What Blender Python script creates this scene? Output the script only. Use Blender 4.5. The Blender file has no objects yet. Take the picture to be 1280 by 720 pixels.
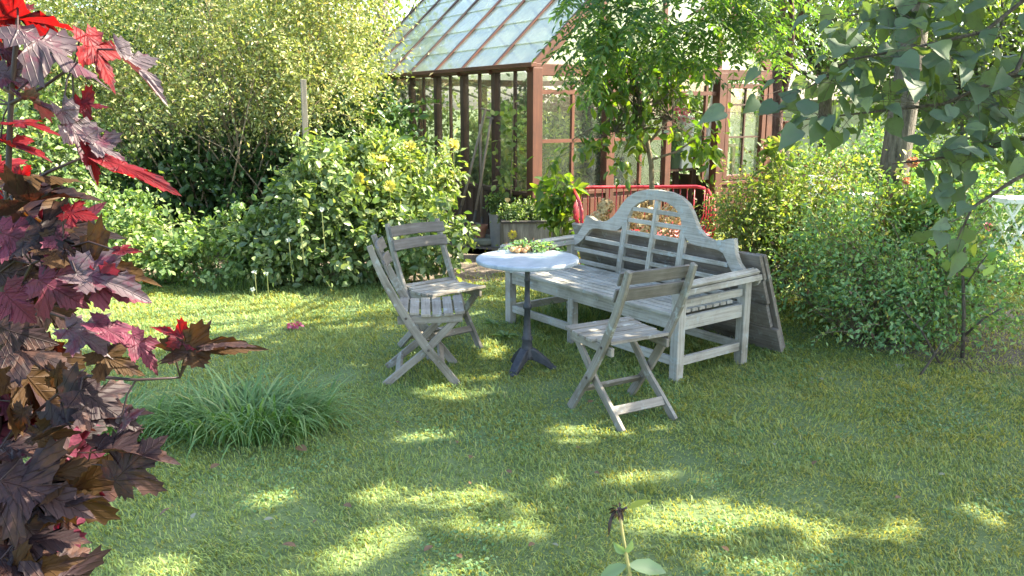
import bpy, math, random
import numpy as np
R = math.radians
rng = np.random.default_rng(7)
random.seed(7)
SC = bpy.context.scene
COL = SC.collection

# ------------------------------------------------------------------ camera, sky, sun, exposure
CAM_H, PITCH, FPX = 1.645, 0.219, 1022.6
cam_d = bpy.data.cameras.new('camera'); cam = bpy.data.objects.new('camera', cam_d); COL.objects.link(cam)
cam.location = (0, 0, CAM_H); cam.rotation_euler = (math.pi/2 - PITCH, 0, 0)
cam_d.sensor_width = 36; cam_d.lens = FPX/1280*36; cam_d.clip_start = .05; cam_d.clip_end = 500
SC.camera = cam

SUN_AZ = np.array([.99, .12]); SUN_AZ = SUN_AZ/np.linalg.norm(SUN_AZ)
SUN_EL = R(43)
world = bpy.data.worlds.new('World'); SC.world = world; world.use_nodes = True
wn = world.node_tree; bg = wn.nodes['Background']
sky = wn.nodes.new('ShaderNodeTexSky'); sky.sky_type = 'NISHITA'; sky.sun_disc = False
sky.sun_elevation = SUN_EL; sky.sun_rotation = math.atan2(SUN_AZ[0], SUN_AZ[1])
sky.air_density = 1.0; sky.dust_density = 2.5; sky.ozone_density = 1.0
wn.links.new(sky.outputs[0], bg.inputs[0]); bg.inputs[1].default_value = .15
sun_d = bpy.data.lights.new('sun', 'SUN'); sun_d.energy = 5.0; sun_d.angle = R(.55); sun_d.color = (1, .90, .72)
sun = bpy.data.objects.new('sun', sun_d); COL.objects.link(sun)
sv = np.array([SUN_AZ[0]*math.cos(SUN_EL), SUN_AZ[1]*math.cos(SUN_EL), math.sin(SUN_EL)])
from mathutils import Vector, Matrix
sun.rotation_euler = Vector(sv).to_track_quat('Z', 'Y').to_euler()
SC.view_settings.view_transform = 'Standard'; SC.view_settings.look = 'None'
SC.view_settings.exposure = 2.4; SC.view_settings.gamma = 1
SC.cycles.max_bounces = 8; SC.cycles.diffuse_bounces = 4; SC.cycles.transmission_bounces = 6
SC.cycles.transparent_max_bounces = 12; SC.cycles.sample_clamp_indirect = 8
SC.cycles.use_denoising = True
COT = 1/math.tan(SUN_EL)

# ------------------------------------------------------------------ helpers
_cp, _sp = math.cos(PITCH), math.sin(PITCH)
def U(px, py, z=0.):
    """point at height z seen at photo pixel (px, py)"""
    a = (px-640)/FPX; b = (360-py)/FPX
    d = np.array([a, _cp+b*_sp, -_sp+b*_cp]); t = (z-CAM_H)/d[2]
    return np.array([0, 0, CAM_H]) + t*d
def V(px, py, y):
    """point at ground distance y seen at photo pixel (px, py)"""
    a = (px-640)/FPX; b = (360-py)/FPX
    d = np.array([a, _cp+b*_sp, -_sp+b*_cp]); return np.array([0, 0, CAM_H]) + d*(y/d[1])

def nrm(a):
    a = np.asarray(a, float); return a/(np.linalg.norm(a, axis=-1, keepdims=True)+1e-9)

def tag(o, label=None, cat=None, group=None, kind=None):
    if label: o['label'] = label
    if cat: o['category'] = cat
    if group: o['group'] = group
    if kind: o['kind'] = kind
    return o
def empty(name, loc=(0, 0, 0), rz=0., label=None, cat=None, group=None):
    o = bpy.data.objects.new(name, None); COL.objects.link(o)
    o.empty_display_size = .1
    o.location = [float(v) for v in loc]; o.rotation_euler = (0, 0, rz)
    return tag(o, label, cat, group)
def copy_tree(o, parent=None):
    c = o.copy(); COL.objects.link(c)
    if parent: c.parent = parent
    for ch in o.children: copy_tree(ch, c)
    return c

class MB:
    def __init__(s): s.v = []; s.f = []; s.m = []; s.uv = []
    def add(s, verts, faces, mi=0, uvs=None):
        b = len(s.v); s.v.extend([tuple(map(float, p)) for p in verts])
        for k, f in enumerate(faces):
            s.f.append([b+i for i in f]); s.m.append(mi)
            s.uv.append(uvs[k] if uvs else [(0, 0)]*len(f))
    def bar(s, p0, p1, w, h, up=(0, 0, 1), mi=0):
        """box from p0 to p1, w across, h along up"""
        p0 = np.array(p0, float); p1 = np.array(p1, float); a = p1-p0; L = np.linalg.norm(a); a = a/L
        up = np.array(up, float)
        if abs(np.dot(up, a)) > .98: up = np.array([0, 1., 0])
        b = nrm(np.cross(a, up)); c = np.cross(b, a)
        vs = []
        for q in (p0, p1):
            for i, j in ((-1, -1), (1, -1), (1, 1), (-1, 1)): vs.append(q+b*i*w/2+c*j*h/2)
        fs = [(0, 1, 2, 3), (7, 6, 5, 4), (0, 4, 5, 1), (1, 5, 6, 2), (2, 6, 7, 3), (3, 7, 4, 0)]
        o = random.random()*9; o2 = random.random()*5
        uv = [[(o, o2), (o, o2+w), (o+.02, o2+w), (o+.02, o2)]]*2
        for d in (w, h, w, h): uv.append([(o, o2), (o+L, o2), (o+L, o2+d), (o, o2+d)]); o2 += d+.03
        s.add(vs, fs, mi, uv)
    def box(s, c, d, mi=0):
        c = np.array(c, float); k = int(np.argmax(d)); e = np.zeros(3); e[k] = d[k]/2
        if k == 2: s.bar(c-e, c+e, d[0], d[1], (0, 1, 0), mi)
        elif k == 0: s.bar(c-e, c+e, d[1], d[2], (0, 0, 1), mi)
        else: s.bar(c-e, c+e, d[0], d[2], (0, 0, 1), mi)
    def ribbon(s, pts, w, h, side, mi=0):
        """curved bar through pts; side = constant width axis (w), h in the curve plane"""
        pts = np.array(pts, float); n = len(pts); side = nrm(side); rings = []
        L = 0; o = random.random()*9; us = []
        for i in range(n):
            t = nrm(pts[min(i+1, n-1)]-pts[max(i-1, 0)]); c = nrm(np.cross(side, t))
            hh = h[i] if hasattr(h, '__len__') else h
            rings.append([pts[i]+side*a*w/2+c*b*hh/2 for a, b in ((-1, -1), (1, -1), (1, 1), (-1, 1))])
            if i: L += np.linalg.norm(pts[i]-pts[i-1])
            us.append(o+L)
        vs = [p for r in rings for p in r]; fs = [(3, 2, 1, 0), tuple(4*(n-1)+k for k in range(4))]
        uv = [[(o, 0), (o, .02), (o, .04), (o, .06)]]*2
        for i in range(n-1):
            for k in range(4):
                k2 = (k+1) % 4; fs.append((4*i+k, 4*i+k2, 4*i+4+k2, 4*i+4+k))
                uv.append([(us[i], k*.06), (us[i], k*.06+.05), (us[i+1], k*.06+.05), (us[i+1], k*.06)])
        s.add(vs, fs, mi, uv)
    def tube(s, pts, rad, n=8, mi=0, cap=True):
        pts = np.array(pts, float); m = len(pts)
        rad = np.broadcast_to(np.asarray(rad, float), (m,)) if not hasattr(rad, '__len__') or len(rad) != m else np.asarray(rad, float)
        t0 = nrm(pts[1]-pts[0]); ref = np.array([0, 0, 1.]) if abs(t0[2]) < .9 else np.array([1., 0, 0])
        vs = []; L = 0; us = []
        for i in range(m):
            t = nrm(pts[min(i+1, m-1)]-pts[max(i-1, 0)])
            b = nrm(np.cross(t, ref)); c = np.cross(b, t); ref = nrm(np.cross(b, t)) if abs(np.dot(ref, t)) > .95 else ref
            for k in range(n):
                a = 2*math.pi*k/n; vs.append(pts[i]+rad[i]*(math.cos(a)*b+math.sin(a)*c))
            if i: L += np.linalg.norm(pts[i]-pts[i-1])
            us.append(L)
        fs = []; uv = []
        for i in range(m-1):
            for k in range(n):
                k2 = (k+1) % n; fs.append((i*n+k, i*n+k2, i*n+n+k2, i*n+n+k))
                uv.append([(us[i], k/n), (us[i], (k+1)/n), (us[i+1], (k+1)/n), (us[i+1], k/n)])
        if cap:
            fs.append(tuple(range(n-1, -1, -1))); fs.append(tuple((m-1)*n+k for k in range(n)))
            uv += [[(0, 0)]*n]*2
        s.add(vs, fs, mi, uv)
    def lathe(s, prof, c=(0, 0, 0), n=24, mi=0, cap=True):
        c = np.array(c, float); vs = []; m = len(prof)
        for r, z in prof:
            for k in range(n):
                a = 2*math.pi*k/n; vs.append(c+np.array([r*math.cos(a), r*math.sin(a), z]))
        fs = []
        for i in range(m-1):
            for k in range(n):
                k2 = (k+1) % n; fs.append((i*n+k, i*n+k2, i*n+n+k2, i*n+n+k))
        if cap: fs.append(tuple(range(n-1, -1, -1))); fs.append(tuple((m-1)*n+k for k in range(n)))
        s.add(vs, fs, mi)
    def strip(s, outer, inner, y0, y1, mi=0):
        """solid board between two outlines given in (x, z), y from y0(z) to y1(z)"""
        n = len(outer); vs = []
        for (x, z) in list(outer)+list(inner): vs.append((x, y0(z), z))
        for (x, z) in list(outer)+list(inner): vs.append((x, y1(z), z))
        O = lambda i: i
        I = lambda i: n+i
        fs = []; uv = []
        def q(a, b, c, d):
            fs.append((a, b, c, d)); uv.append([(vs[k][0]+7, vs[k][2]+vs[k][1]) for k in (a, b, c, d)])
        for i in range(n-1):
            q(O(i), O(i+1), I(i+1), I(i)); q(2*n+I(i), 2*n+I(i+1), 2*n+O(i+1), 2*n+O(i))
            q(O(i+1), O(i), 2*n+O(i), 2*n+O(i+1)); q(I(i), I(i+1), 2*n+I(i+1), 2*n+I(i))
        q(O(0), I(0), 2*n+I(0), 2*n+O(0)); q(I(n-1), O(n-1), 2*n+O(n-1), 2*n+I(n-1))
        s.add(vs, fs, mi, uv)
    def ball(s, c, r, n=8, m=6, sc=(1, 1, 1), mi=0):
        c = np.array(c, float)
        vs = [c+np.array([0, 0, r*sc[2]])]; fs = []
        for i in range(1, m):
            p = math.pi*i/m
            for k in range(n):
                a = 2*math.pi*k/n; vs.append(c+r*np.array([sc[0]*math.sin(p)*math.cos(a), sc[1]*math.sin(p)*math.sin(a), sc[2]*math.cos(p)]))
        vs.append(c-np.array([0, 0, r*sc[2]]))
        for k in range(n): fs.append((0, 1+k, 1+(k+1) % n))
        for i in range(m-2):
            for k in range(n): fs.append((1+i*n+k, 1+(i+1)*n+k, 1+(i+1)*n+(k+1) % n, 1+i*n+(k+1) % n))
        b = 1+(m-2)*n
        for k in range(n): fs.append((len(vs)-1, b+(k+1) % n, b+k))
        s.add(vs, fs, mi)
    def build(s, name, mats, parent=None, smooth=False, bevel=0., label=None):
        me = bpy.data.meshes.new(name); me.from_pydata(s.v, [], s.f)
        mats = mats if isinstance(mats, (list, tuple)) else [mats]
        for m in mats: me.materials.append(m)
        me.polygons.foreach_set('material_index', s.m)
        u = me.uv_layers.new(name='UVMap')
        u.data.foreach_set('uv', np.array([c for f in s.uv for c in f], np.float32).ravel())
        if smooth: me.polygons.foreach_set('use_smooth', [True]*len(s.f))
        me.update()
        o = bpy.data.objects.new(name, me); COL.objects.link(o)
        if parent: o.parent = parent
        if bevel:
            b = o.modifiers.new('edge', 'BEVEL'); b.width = bevel; b.segments = 2; b.limit_method = 'ANGLE'; b.angle_limit = R(35)
        if label: o['label'] = label
        return o

def mesh_np(name, verts, faces_flat, sizes, mats, parent=None, midx=None, smooth=False):
    me = bpy.data.meshes.new(name)
    me.vertices.add(len(verts)); me.vertices.foreach_set('co', np.asarray(verts, np.float32).ravel())
    me.loops.add(len(faces_flat)); me.loops.foreach_set('vertex_index', np.asarray(faces_flat, np.int32))
    st = np.concatenate([[0], np.cumsum(sizes)[:-1]]).astype(np.int32)
    me.polygons.add(len(sizes)); me.polygons.foreach_set('loop_start', st)
    mats = mats if isinstance(mats, (list, tuple)) else [mats]
    for m in mats: me.materials.append(m)
    if midx is not None: me.polygons.foreach_set('material_index', np.asarray(midx, np.int32))
    if smooth: me.polygons.foreach_set('use_smooth', np.ones(len(sizes), bool))
    me.update(calc_edges=True); me.validate()
    o = bpy.data.objects.new(name, me); COL.objects.link(o)
    if parent: o.parent = parent
    return o

# leaf outlines: vertices (along, across, lift) and faces
T_DIAMOND = ([(0, 0, 0), (.45, .5, .10), (1, 0, -.06), (.45, -.5, .10)], [(0, 1, 2), (0, 2, 3)])
T_OVAL = ([(0, 0, 0), (.22, .36, .07), (.52, .5, .10), (.82, .27, .03), (1, 0, -.10), (.82, -.27, .03), (.52, -.5, .10), (.22, -.36, .07), (.5, 0, 0)],
          [(0, 1, 2, 8), (8, 2, 3, 4), (8, 4, 5, 6), (0, 8, 6, 7)])
T_HEART = ([(0, 0, 0), (-.10, .22, .05), (.02, .45, .07), (.30, .52, .08), (.62, .38, .03), (.86, .15, -.05), (1.05, 0, -.14),
            (.86, -.15, -.05), (.62, -.38, .03), (.30, -.52, .08), (.02, -.45, .07), (-.10, -.22, .05), (.35, 0, 0), (.7, 0, -.03)],
           [(0, 1, 2, 12), (12, 2, 3), (12, 3, 4, 13), (13, 4, 5, 6), (13, 6, 7, 8), (12, 13, 8, 9), (12, 9, 10), (0, 12, 10, 11)])
def leafcloud(name, pos, d, n, length, wr, mats, parent=None, tmpl=T_DIAMOND, midx=None, ground=True, smooth=False):
    pos = np.asarray(pos, float)
    length = np.broadcast_to(np.asarray(length, float), (len(pos),))
    a = nrm(d); n = np.asarray(n, float); n = nrm(n-(n*a).sum(1, keepdims=True)*a); b = np.cross(a, n)
    tv = np.array(tmpl[0]); k = len(tv)
    V3 = (pos[:, None]+length[:, None, None]*(tv[None, :, :1]*a[:, None]+tv[None, :, 1:2]*wr*b[:, None]+tv[None, :, 2:]*n[:, None]))
    if ground:
        ok = V3[:, :, 2].min(1) > .004; V3 = V3[ok]
        if midx is not None: midx = np.asarray(midx)[ok]
    N = len(V3); off = np.arange(N)[:, None]*k
    ff = np.concatenate([f for f in tmpl[1]]); sizes = np.array([len(f) for f in tmpl[1]])
    flat = (off+ff[None]).ravel(); sz = np.tile(sizes, N)
    mi = None if midx is None else np.repeat(midx, len(sizes))
    return mesh_np(name, V3.reshape(-1, 3), flat, sz, mats, parent, mi, smooth)

def crown(ells, ncl, per, spread, shell=.5, flat=1.0):
    """leaf positions in clumps through a union of ellipsoids (cx,cy,cz,rx,ry,rz); returns pos, outward, clump centres"""
    ells = np.array(ells, float); vol = ells[:, 3]*ells[:, 4]*ells[:, 5]; pr = vol**.8; pr = pr/pr.sum()
    idx = rng.choice(len(ells), ncl, p=pr); e = ells[idx]
    u = nrm(rng.normal(size=(ncl, 3))); r = rng.random(ncl)**(shell)
    cc = e[:, :3]+u*r[:, None]*e[:, 3:]
    out = nrm(u/e[:, 3:]*e[:, 3:].mean())
    m = np.repeat(np.arange(ncl), per)
    sp = spread*(.5+rng.random(ncl))[m][:, None]
    pos = cc[m]+rng.normal(size=(len(m), 3))*sp*np.array([1, 1, flat])
    return pos, out[m], cc
def orient(out, up=.8, o=.5, rnd=.6, droop=.3):
    N = len(out)
    n = nrm(np.array([0, 0, up])+out*o+rng.normal(size=(N, 3))*rnd)
    d = nrm(out*.6+rng.normal(size=(N, 3))*.7-np.array([0, 0, droop]))
    return d, n
def twigs(mb, base, tips, r0, r1, sag=.12, seg=4, n=4, mi=0):
    for t in tips:
        b = np.array(base if np.ndim(base) == 1 else base[random.randrange(len(base))], float); t = np.array(t, float)
        pts = []
        j = np.array([random.gauss(0, 1) for _ in range(3)])*np.linalg.norm(t-b)*.06
        for i in range(seg+1):
            u = i/seg; p = b+(t-b)*u; p[2] += sag*math.sin(math.pi*u)*np.linalg.norm(t-b)
            pts.append(p+j*math.sin(math.pi*u*1.5))
        mb.tube(pts, np.linspace(r0, r1, seg+1), n, mi, cap=False)
def sines(x, y, seed=0, f=1.):
    g = np.random.default_rng(seed); v = 0
    for k in range(7):
        a = g.random()*6.28; q = f*(.6+1.7*g.random())
        v = v+np.sin(q*(np.cos(a)*x+np.sin(a)*y)+g.random()*6.28)
    return v/7

# ------------------------------------------------------------------ materials
def newmat(name):
    m = bpy.data.materials.new(name); m.use_nodes = True; nt = m.node_tree
    return m, nt, nt.nodes['Principled BSDF'], nt.nodes['Material Output']
def ramp(nt, fac, stops):
    r = nt.nodes.new('ShaderNodeValToRGB'); e = r.color_ramp.elements
    while len(e) < len(stops): e.new(.5)
    for el, (p, c) in zip(e, stops): el.position = p; el.color = (*c, 1)
    nt.links.new(fac, r.inputs[0]); return r.outputs[0]
def tex_noise(nt, vec, scale, detail=4, rough=.6):
    n = nt.nodes.new('ShaderNodeTexNoise'); n.inputs['Scale'].default_value = scale
    n.inputs['Detail'].default_value = detail; n.inputs['Roughness'].default_value = rough
    if vec is not None: nt.links.new(vec, n.inputs['Vector'])
    return n.outputs['Fac']
def mapping(nt, src, scale):
    m = nt.nodes.new('ShaderNodeMapping'); m.inputs['Scale'].default_value = scale
    nt.links.new(src, m.inputs[0]); return m.outputs[0]
def mixc(nt, fac, a, b, mode='MIX'):
    m = nt.nodes.new('ShaderNodeMix'); m.data_type = 'RGBA'; m.blend_type = mode
    for s, v in ((m.inputs[0], fac), (m.inputs[6], a), (m.inputs[7], b)):
        if hasattr(v, 'is_linked'): nt.links.new(v, s)
        else: s.default_value = v if not isinstance(v, tuple) else (*v, 1)
    return m.outputs[2]
def bump(nt, p, h, strength, dist=.01):
    b = nt.nodes.new('ShaderNodeBump'); b.inputs['Strength'].default_value = strength; b.inputs['Distance'].default_value = dist
    nt.links.new(h, b.inputs['Height']); nt.links.new(b.outputs[0], p.inputs['Normal'])
def leafmat(name, stops, tint=(1.6, 1.7, .5), trans=.4, rough=.5, spec=.4, spots=None, sscale=30):
    m, nt, p, out = newmat(name)
    g = nt.nodes.new('ShaderNodeNewGeometry')
    kf = .8 if 'maple' in name else (1. if any(w in name for w in ('petal', 'seed', 'sepal', 'dry')) else 1.5)
    stops = [(q, tuple(v*kf for v in col)) for q, col in stops]
    c = ramp(nt, g.outputs['Random Per Island'], stops)
    tc = nt.nodes.new('ShaderNodeTexCoord')
    nf = tex_noise(nt, tc.outputs['Object'], 1.3, 2)
    c = mixc(nt, nf, c, mixc(nt, 1.0, c, (.62, .72, .6), 'MULTIPLY'))
    if spots:
        s = tex_noise(nt, tc.outputs['Object'], sscale, 4, .65)
        s = ramp(nt, s, [(.50, (0, 0, 0)), (.62, (1, 1, 1))])
        c = mixc(nt, s, c, spots)
    nt.links.new(c, p.inputs['Base Color']); p.inputs['Roughness'].default_value = rough
    p.inputs['Specular IOR Level'].default_value = spec
    t = nt.nodes.new('ShaderNodeBsdfTranslucent'); nt.links.new(mixc(nt, 1.0, c, tint, 'MULTIPLY'), t.inputs[0])
    x = nt.nodes.new('ShaderNodeMixShader'); x.inputs[0].default_value = trans
    nt.links.new(p.outputs[0], x.inputs[1]); nt.links.new(t.outputs[0], x.inputs[2]); nt.links.new(x.outputs[0], out.inputs[0])
    return m
def woodmat(name, stops, rough=.75, scale=(3, 70, 1), lichen=None, bs=.4):
    m, nt, p, out = newmat(name)
    uv = nt.nodes.new('ShaderNodeUVMap'); uv.uv_map = 'UVMap'
    gr = tex_noise(nt, mapping(nt, uv.outputs[0], scale), 1.0, 5, .65)
    tc = nt.nodes.new('ShaderNodeTexCoord'); bl = tex_noise(nt, tc.outputs['Object'], 5, 4)
    mm = nt.nodes.new('ShaderNodeMath'); mm.operation = 'MULTIPLY_ADD'; nt.links.new(bl, mm.inputs[0]); mm.inputs[1].default_value = .5
    nt.links.new(gr, mm.inputs[2])
    m2 = nt.nodes.new('ShaderNodeMath'); m2.operation = 'SUBTRACT'; nt.links.new(mm.outputs[0], m2.inputs[0]); m2.inputs[1].default_value = .25
    c = ramp(nt, m2.outputs[0], stops)
    c = mixc(nt, 1.0, c, ramp(nt, tex_noise(nt, tc.outputs['Object'], 2.3, 5, .7), [(.36, (.66, .64, .58)), (.52, (1, 1, 1)), (.7, (1.08, 1.08, 1.05))]), 'MULTIPLY')
    gi = nt.nodes.new('ShaderNodeNewGeometry')
    c = mixc(nt, 1.0, c, ramp(nt, gi.outputs['Random Per Island'], [(0, (.74, .73, .70)), (.5, (.95, .95, .93)), (1, (1.12, 1.11, 1.06))]), 'MULTIPLY')
    if lichen:
        s = ramp(nt, tex_noise(nt, tc.outputs['Object'], 14, 6, .7), [(.56, (0, 0, 0)), (.66, (1, 1, 1))])
        c = mixc(nt, s, c, lichen)
    nt.links.new(c, p.inputs['Base Color']); p.inputs['Roughness'].default_value = rough
    bump(nt, p, gr, bs, .004); return m
def plain(name, col, rough=.6, metal=0., noise=None, scale=12, bs=.0, spec=.5):
    m, nt, p, out = newmat(name); p.inputs['Base Color'].default_value = (*col, 1)
    p.inputs['Roughness'].default_value = rough; p.inputs['Metallic'].default_value = metal; p.inputs['Specular IOR Level'].default_value = spec
    if noise:
        tc = nt.nodes.new('ShaderNodeTexCoord'); f = tex_noise(nt, tc.outputs['Object'], scale, 6, .65)
        nt.links.new(ramp(nt, f, [(.35, col), (.65, noise)]), p.inputs['Base Color'])
        if bs: bump(nt, p, f, bs, .01)
    return m
def glassmat(name, milk=.0, gl=.12, fk=.8, tint=(1, 1, 1), milkcol=(.8, .85, .85)):
    m, nt, p, out = newmat(name); nt.nodes.remove(p)
    t = nt.nodes.new('ShaderNodeBsdfTransparent'); t.inputs[0].default_value = (*tint, 1)
    g = nt.nodes.new('ShaderNodeBsdfGlossy'); g.inputs['Roughness'].default_value = .06
    lw = nt.nodes.new('ShaderNodeLayerWeight'); lw.inputs[0].default_value = .35
    ma = nt.nodes.new('ShaderNodeMath'); ma.operation = 'MULTIPLY_ADD'; nt.links.new(lw.outputs['Fresnel'], ma.inputs[0])
    ma.inputs[1].default_value = fk; ma.inputs[2].default_value = gl; ma.use_clamp = True
    x = nt.nodes.new('ShaderNodeMixShader'); nt.links.new(ma.outputs[0], x.inputs[0])
    src = t.outputs[0]
    if milk:
        tc = nt.nodes.new('ShaderNodeTexCoord'); f = tex_noise(nt, tc.outputs['Object'], 2.6, 6, .7)
        d = nt.nodes.new('ShaderNodeBsdfTranslucent'); d.inputs[0].default_value = (*milkcol, 1)
        d2 = nt.nodes.new('ShaderNodeBsdfDiffuse'); d2.inputs[0].default_value = (*milkcol, 1)
        a = nt.nodes.new('ShaderNodeMixShader'); a.inputs[0].default_value = .5
        nt.links.new(d.outputs[0], a.inputs[1]); nt.links.new(d2.outputs[0], a.inputs[2])
        y = nt.nodes.new('ShaderNodeMixShader')
        mr = nt.nodes.new('ShaderNodeMapRange'); nt.links.new(f, mr.inputs[0]); mr.inputs[1].default_value = .3; mr.inputs[2].default_value = .7
        mr.inputs[3].default_value = milk*.6; mr.inputs[4].default_value = min(1, milk*1.5)
        nt.links.new(mr.outputs[0], y.inputs[0])
        nt.links.new(t.outputs[0], y.inputs[1]); nt.links.new(a.outputs[0], y.inputs[2]); src = y.outputs[0]
    nt.links.new(src, x.inputs[1]); nt.links.new(g.outputs[0], x.inputs[2]); nt.links.new(x.outputs[0], out.inputs[0])
    return m

M = {}
M['bench'] = woodmat('weathered_bench_wood', [(.25, (0.209, 0.194, 0.164)), (.5, (0.375, 0.359, 0.311)), (.8, (0.49, 0.465, 0.405))], lichen=(.33, .36, .33))
M['chair'] = woodmat('weathered_chair_wood', [(.2, (0.111, 0.0961, 0.0732)), (.45, (0.231, 0.208, 0.17)), (.8, (0.342, 0.321, 0.272))], lichen=(.30, .32, .29))
M['chair_dark'] = woodmat('damp_chair_wood', [(.2, (.07, .062, .052)), (.5, (.15, .135, .115)), (.85, (.26, .25, .23))])
M['plank'] = woodmat('old_plank_wood', [(.2, (0.106, 0.0879, 0.0706)), (.5, (0.222, 0.191, 0.161)), (.85, (0.348, 0.32, 0.282))], scale=(2, 40, 1), lichen=(.26, .27, .24), bs=.7)
M['stake'] = woodmat('grey_stake_wood', [(.2, (0.12, 0.108, 0.084)), (.7, (0.252, 0.228, 0.18))])
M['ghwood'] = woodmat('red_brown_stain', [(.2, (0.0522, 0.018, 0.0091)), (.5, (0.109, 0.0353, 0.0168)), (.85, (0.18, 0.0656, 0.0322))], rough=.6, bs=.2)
M['ghdark'] = woodmat('shaded_dark_brown_stain', [(.2, (.03, .016, .010)), (.5, (.065, .031, .019)), (.85, (.12, .058, .036))], rough=.65, bs=.2)  # dark timber; its tone also stands in for shade on the left wall
M['bar'] = plain('glazing_bar_paint', (.16, .14, .12), .6, noise=(.28, .26, .23), scale=5)
M['glass'] = glassmat('wall_glass', milk=.015, gl=.015, fk=.45)
M['roofglass'] = glassmat('milky_roof_glass', milk=.55, gl=.05, fk=.6, tint=(.95, 1, .92), milkcol=(.72, .76, .60))  # mottled yellowish milk mixed into the clear glass
M['iron'] = plain('cast_iron', (.028, .032, .04), .55, .3, noise=(.06, .064, .07), scale=25, bs=.2)
M['red'] = plain('red_enamel', (.50, .022, .035), .38, 0, noise=(.36, .02, .03), scale=9)
M['steel'] = plain('worn_steel', (.16, .15, .14), .5, .7, noise=(.09, .07, .05), scale=8)
M['ash'] = woodmat('tool_shaft_wood', [(.2, (.16, .12, .085)), (.8, (.34, .28, .21))])
M['terra'] = plain('terracotta', (.42, .16, .085), .8, noise=(.5, .26, .17), scale=14, bs=.1)
M['stone'] = plain('mossy_stone', (.16, .17, .11), .9, noise=(.27, .26, .2), scale=9, bs=.4)
M['zinc'] = plain('grey_zinc', (.26, .27, .27), .5, .3, noise=(.36, .36, .35), scale=9)
M['soil'] = plain('potting_soil', (.025, .018, .012), .95, noise=(.06, .045, .03), scale=30, bs=.6)
M['bolt'] = plain('rusty_bolt', (.09, .075, .065), .55, .5)
M['white'] = plain('white_paint', (.72, .76, .76), .55, noise=(.62, .67, .67), scale=6)
M['cloth'] = plain('white_curtain', (.74, .74, .74), .9)
M['wallw'] = plain('white_render', (.74, .75, .74), .9, noise=(.66, .68, .67), scale=3)
M['darkgreen'] = plain('green_plastic', (.05, .09, .06), .5)

def trough_mat():
    m, nt, p, out = newmat('streaked_trough')
    tc = nt.nodes.new('ShaderNodeTexCoord')
    f = tex_noise(nt, mapping(nt, tc.outputs['Object'], (18, 18, 2.5)), 1, 6, .7)
    nt.links.new(ramp(nt, f, [(.3, (.07, .065, .055)), (.5, (.20, .19, .165)), (.75, (.36, .35, .31))]), p.inputs['Base Color'])
    p.inputs['Roughness'].default_value = .85; bump(nt, p, f, .4, .01); return m
M['trough'] = trough_mat()
def marble():
    m, nt, p, out = newmat('weathered_marble')
    tc = nt.nodes.new('ShaderNodeTexCoord')
    f = tex_noise(nt, tc.outputs['Object'], 7, 8, .7); s = tex_noise(nt, mapping(nt, tc.outputs['Object'], (5, 16, 5)), 3, 6, .75)
    c = ramp(nt, f, [(.3, (.22, .265, .30)), (.6, (.37, .41, .44))])
    c = mixc(nt, ramp(nt, s, [(.36, (1, 1, 1)), (.47, (0, 0, 0))]), c, (.235, .275, .31))
    nt.links.new(c, p.inputs['Base Color']); p.inputs['Roughness'].default_value = .42; return m
M['marble'] = marble()
def bark(name, a, b, c, sc=(9, 9, 2.2)):
    m, nt, p, out = newmat(name); tc = nt.nodes.new('ShaderNodeTexCoord')
    f = tex_noise(nt, mapping(nt, tc.outputs['Object'], sc), 2.2, 6, .7)
    nt.links.new(ramp(nt, f, [(.34, a), (.5, b), (.7, c)]), p.inputs['Base Color']); p.inputs['Roughness'].default_value = .9
    bump(nt, p, f, 1.0, .05); return m
M['bark'] = bark('furrowed_bark', (.045, .038, .03), (.15, .13, .105), (.27, .24, .20))
M['redbark'] = bark('red_brown_bark', (.05, .025, .02), (.10, .05, .04), (.17, .10, .085), (14, 14, 4))
M['twig'] = bark('brown_twig', (.06, .045, .03), (.13, .10, .07), (.22, .18, .13), (20, 20, 6))
M['pale_twig'] = bark('pale_twig', (.16, .12, .07), (.27, .21, .13), (.38, .32, .22), (20, 20, 6))
M['greenstem'] = plain('green_stem', (.13, .17, .05), .6, noise=(.2, .2, .07), scale=8)
M['maplestem'] = plain('dark_red_stem', (.016, .007, .008), .6, noise=(.035, .014, .012), scale=20)

M['l_spirea'] = leafmat('small_yellow_green_leaf', [(0, (0.084, 0.112, 0.035)), (.5, (0.182, 0.21, 0.07)), (.86, (0.322, 0.315, 0.119)), (1, (0.392, 0.28, 0.154))], tint=(1.5, 1.5, .7), trans=.33, rough=.42, spec=.7)
M['l_ivy'] = leafmat('dark_glossy_leaf', [(0, (.018, .040, .012)), (1, (.045, .085, .025))], trans=.2, rough=.35)
M['l_vine'] = leafmat('vine_leaf', [(0, (.045, .075, .025)), (.5, (.11, .15, .05)), (.85, (.22, .255, .11)), (1, (.34, .33, .15))], trans=.28, rough=.4, spec=.6)
M['l_herb'] = leafmat('ground_elder_leaf', [(0, (.045, .085, .025)), (.6, (.12, .18, .055)), (1, (.24, .28, .11))], trans=.3, spec=.5)
M['l_lemon'] = leafmat('citrus_leaf', [(0, (.035, .075, .018)), (.6, (.07, .12, .025)), (1, (.13, .17, .03))], tint=(2.3, 2.2, .4), trans=.45, rough=.3)
M['l_pinnate'] = leafmat('pinnate_leaflet', [(0, (.035, .075, .025)), (.7, (.07, .13, .035)), (1, (.14, .18, .04))], tint=(1.9, 2.0, .5), trans=.42)
M['l_rose'] = leafmat('rose_leaf', [(0, (.07, .11, .03)), (.6, (.14, .18, .05)), (.92, (.24, .25, .08)), (1, (.28, .2, .1))], trans=.42)
M['l_shade'] = leafmat('dull_green_leaf', [(0, (0.088, 0.167, 0.0782)), (.7, (0.167, 0.274, 0.128)), (1, (0.293, 0.371, 0.156))], trans=.35)
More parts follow.
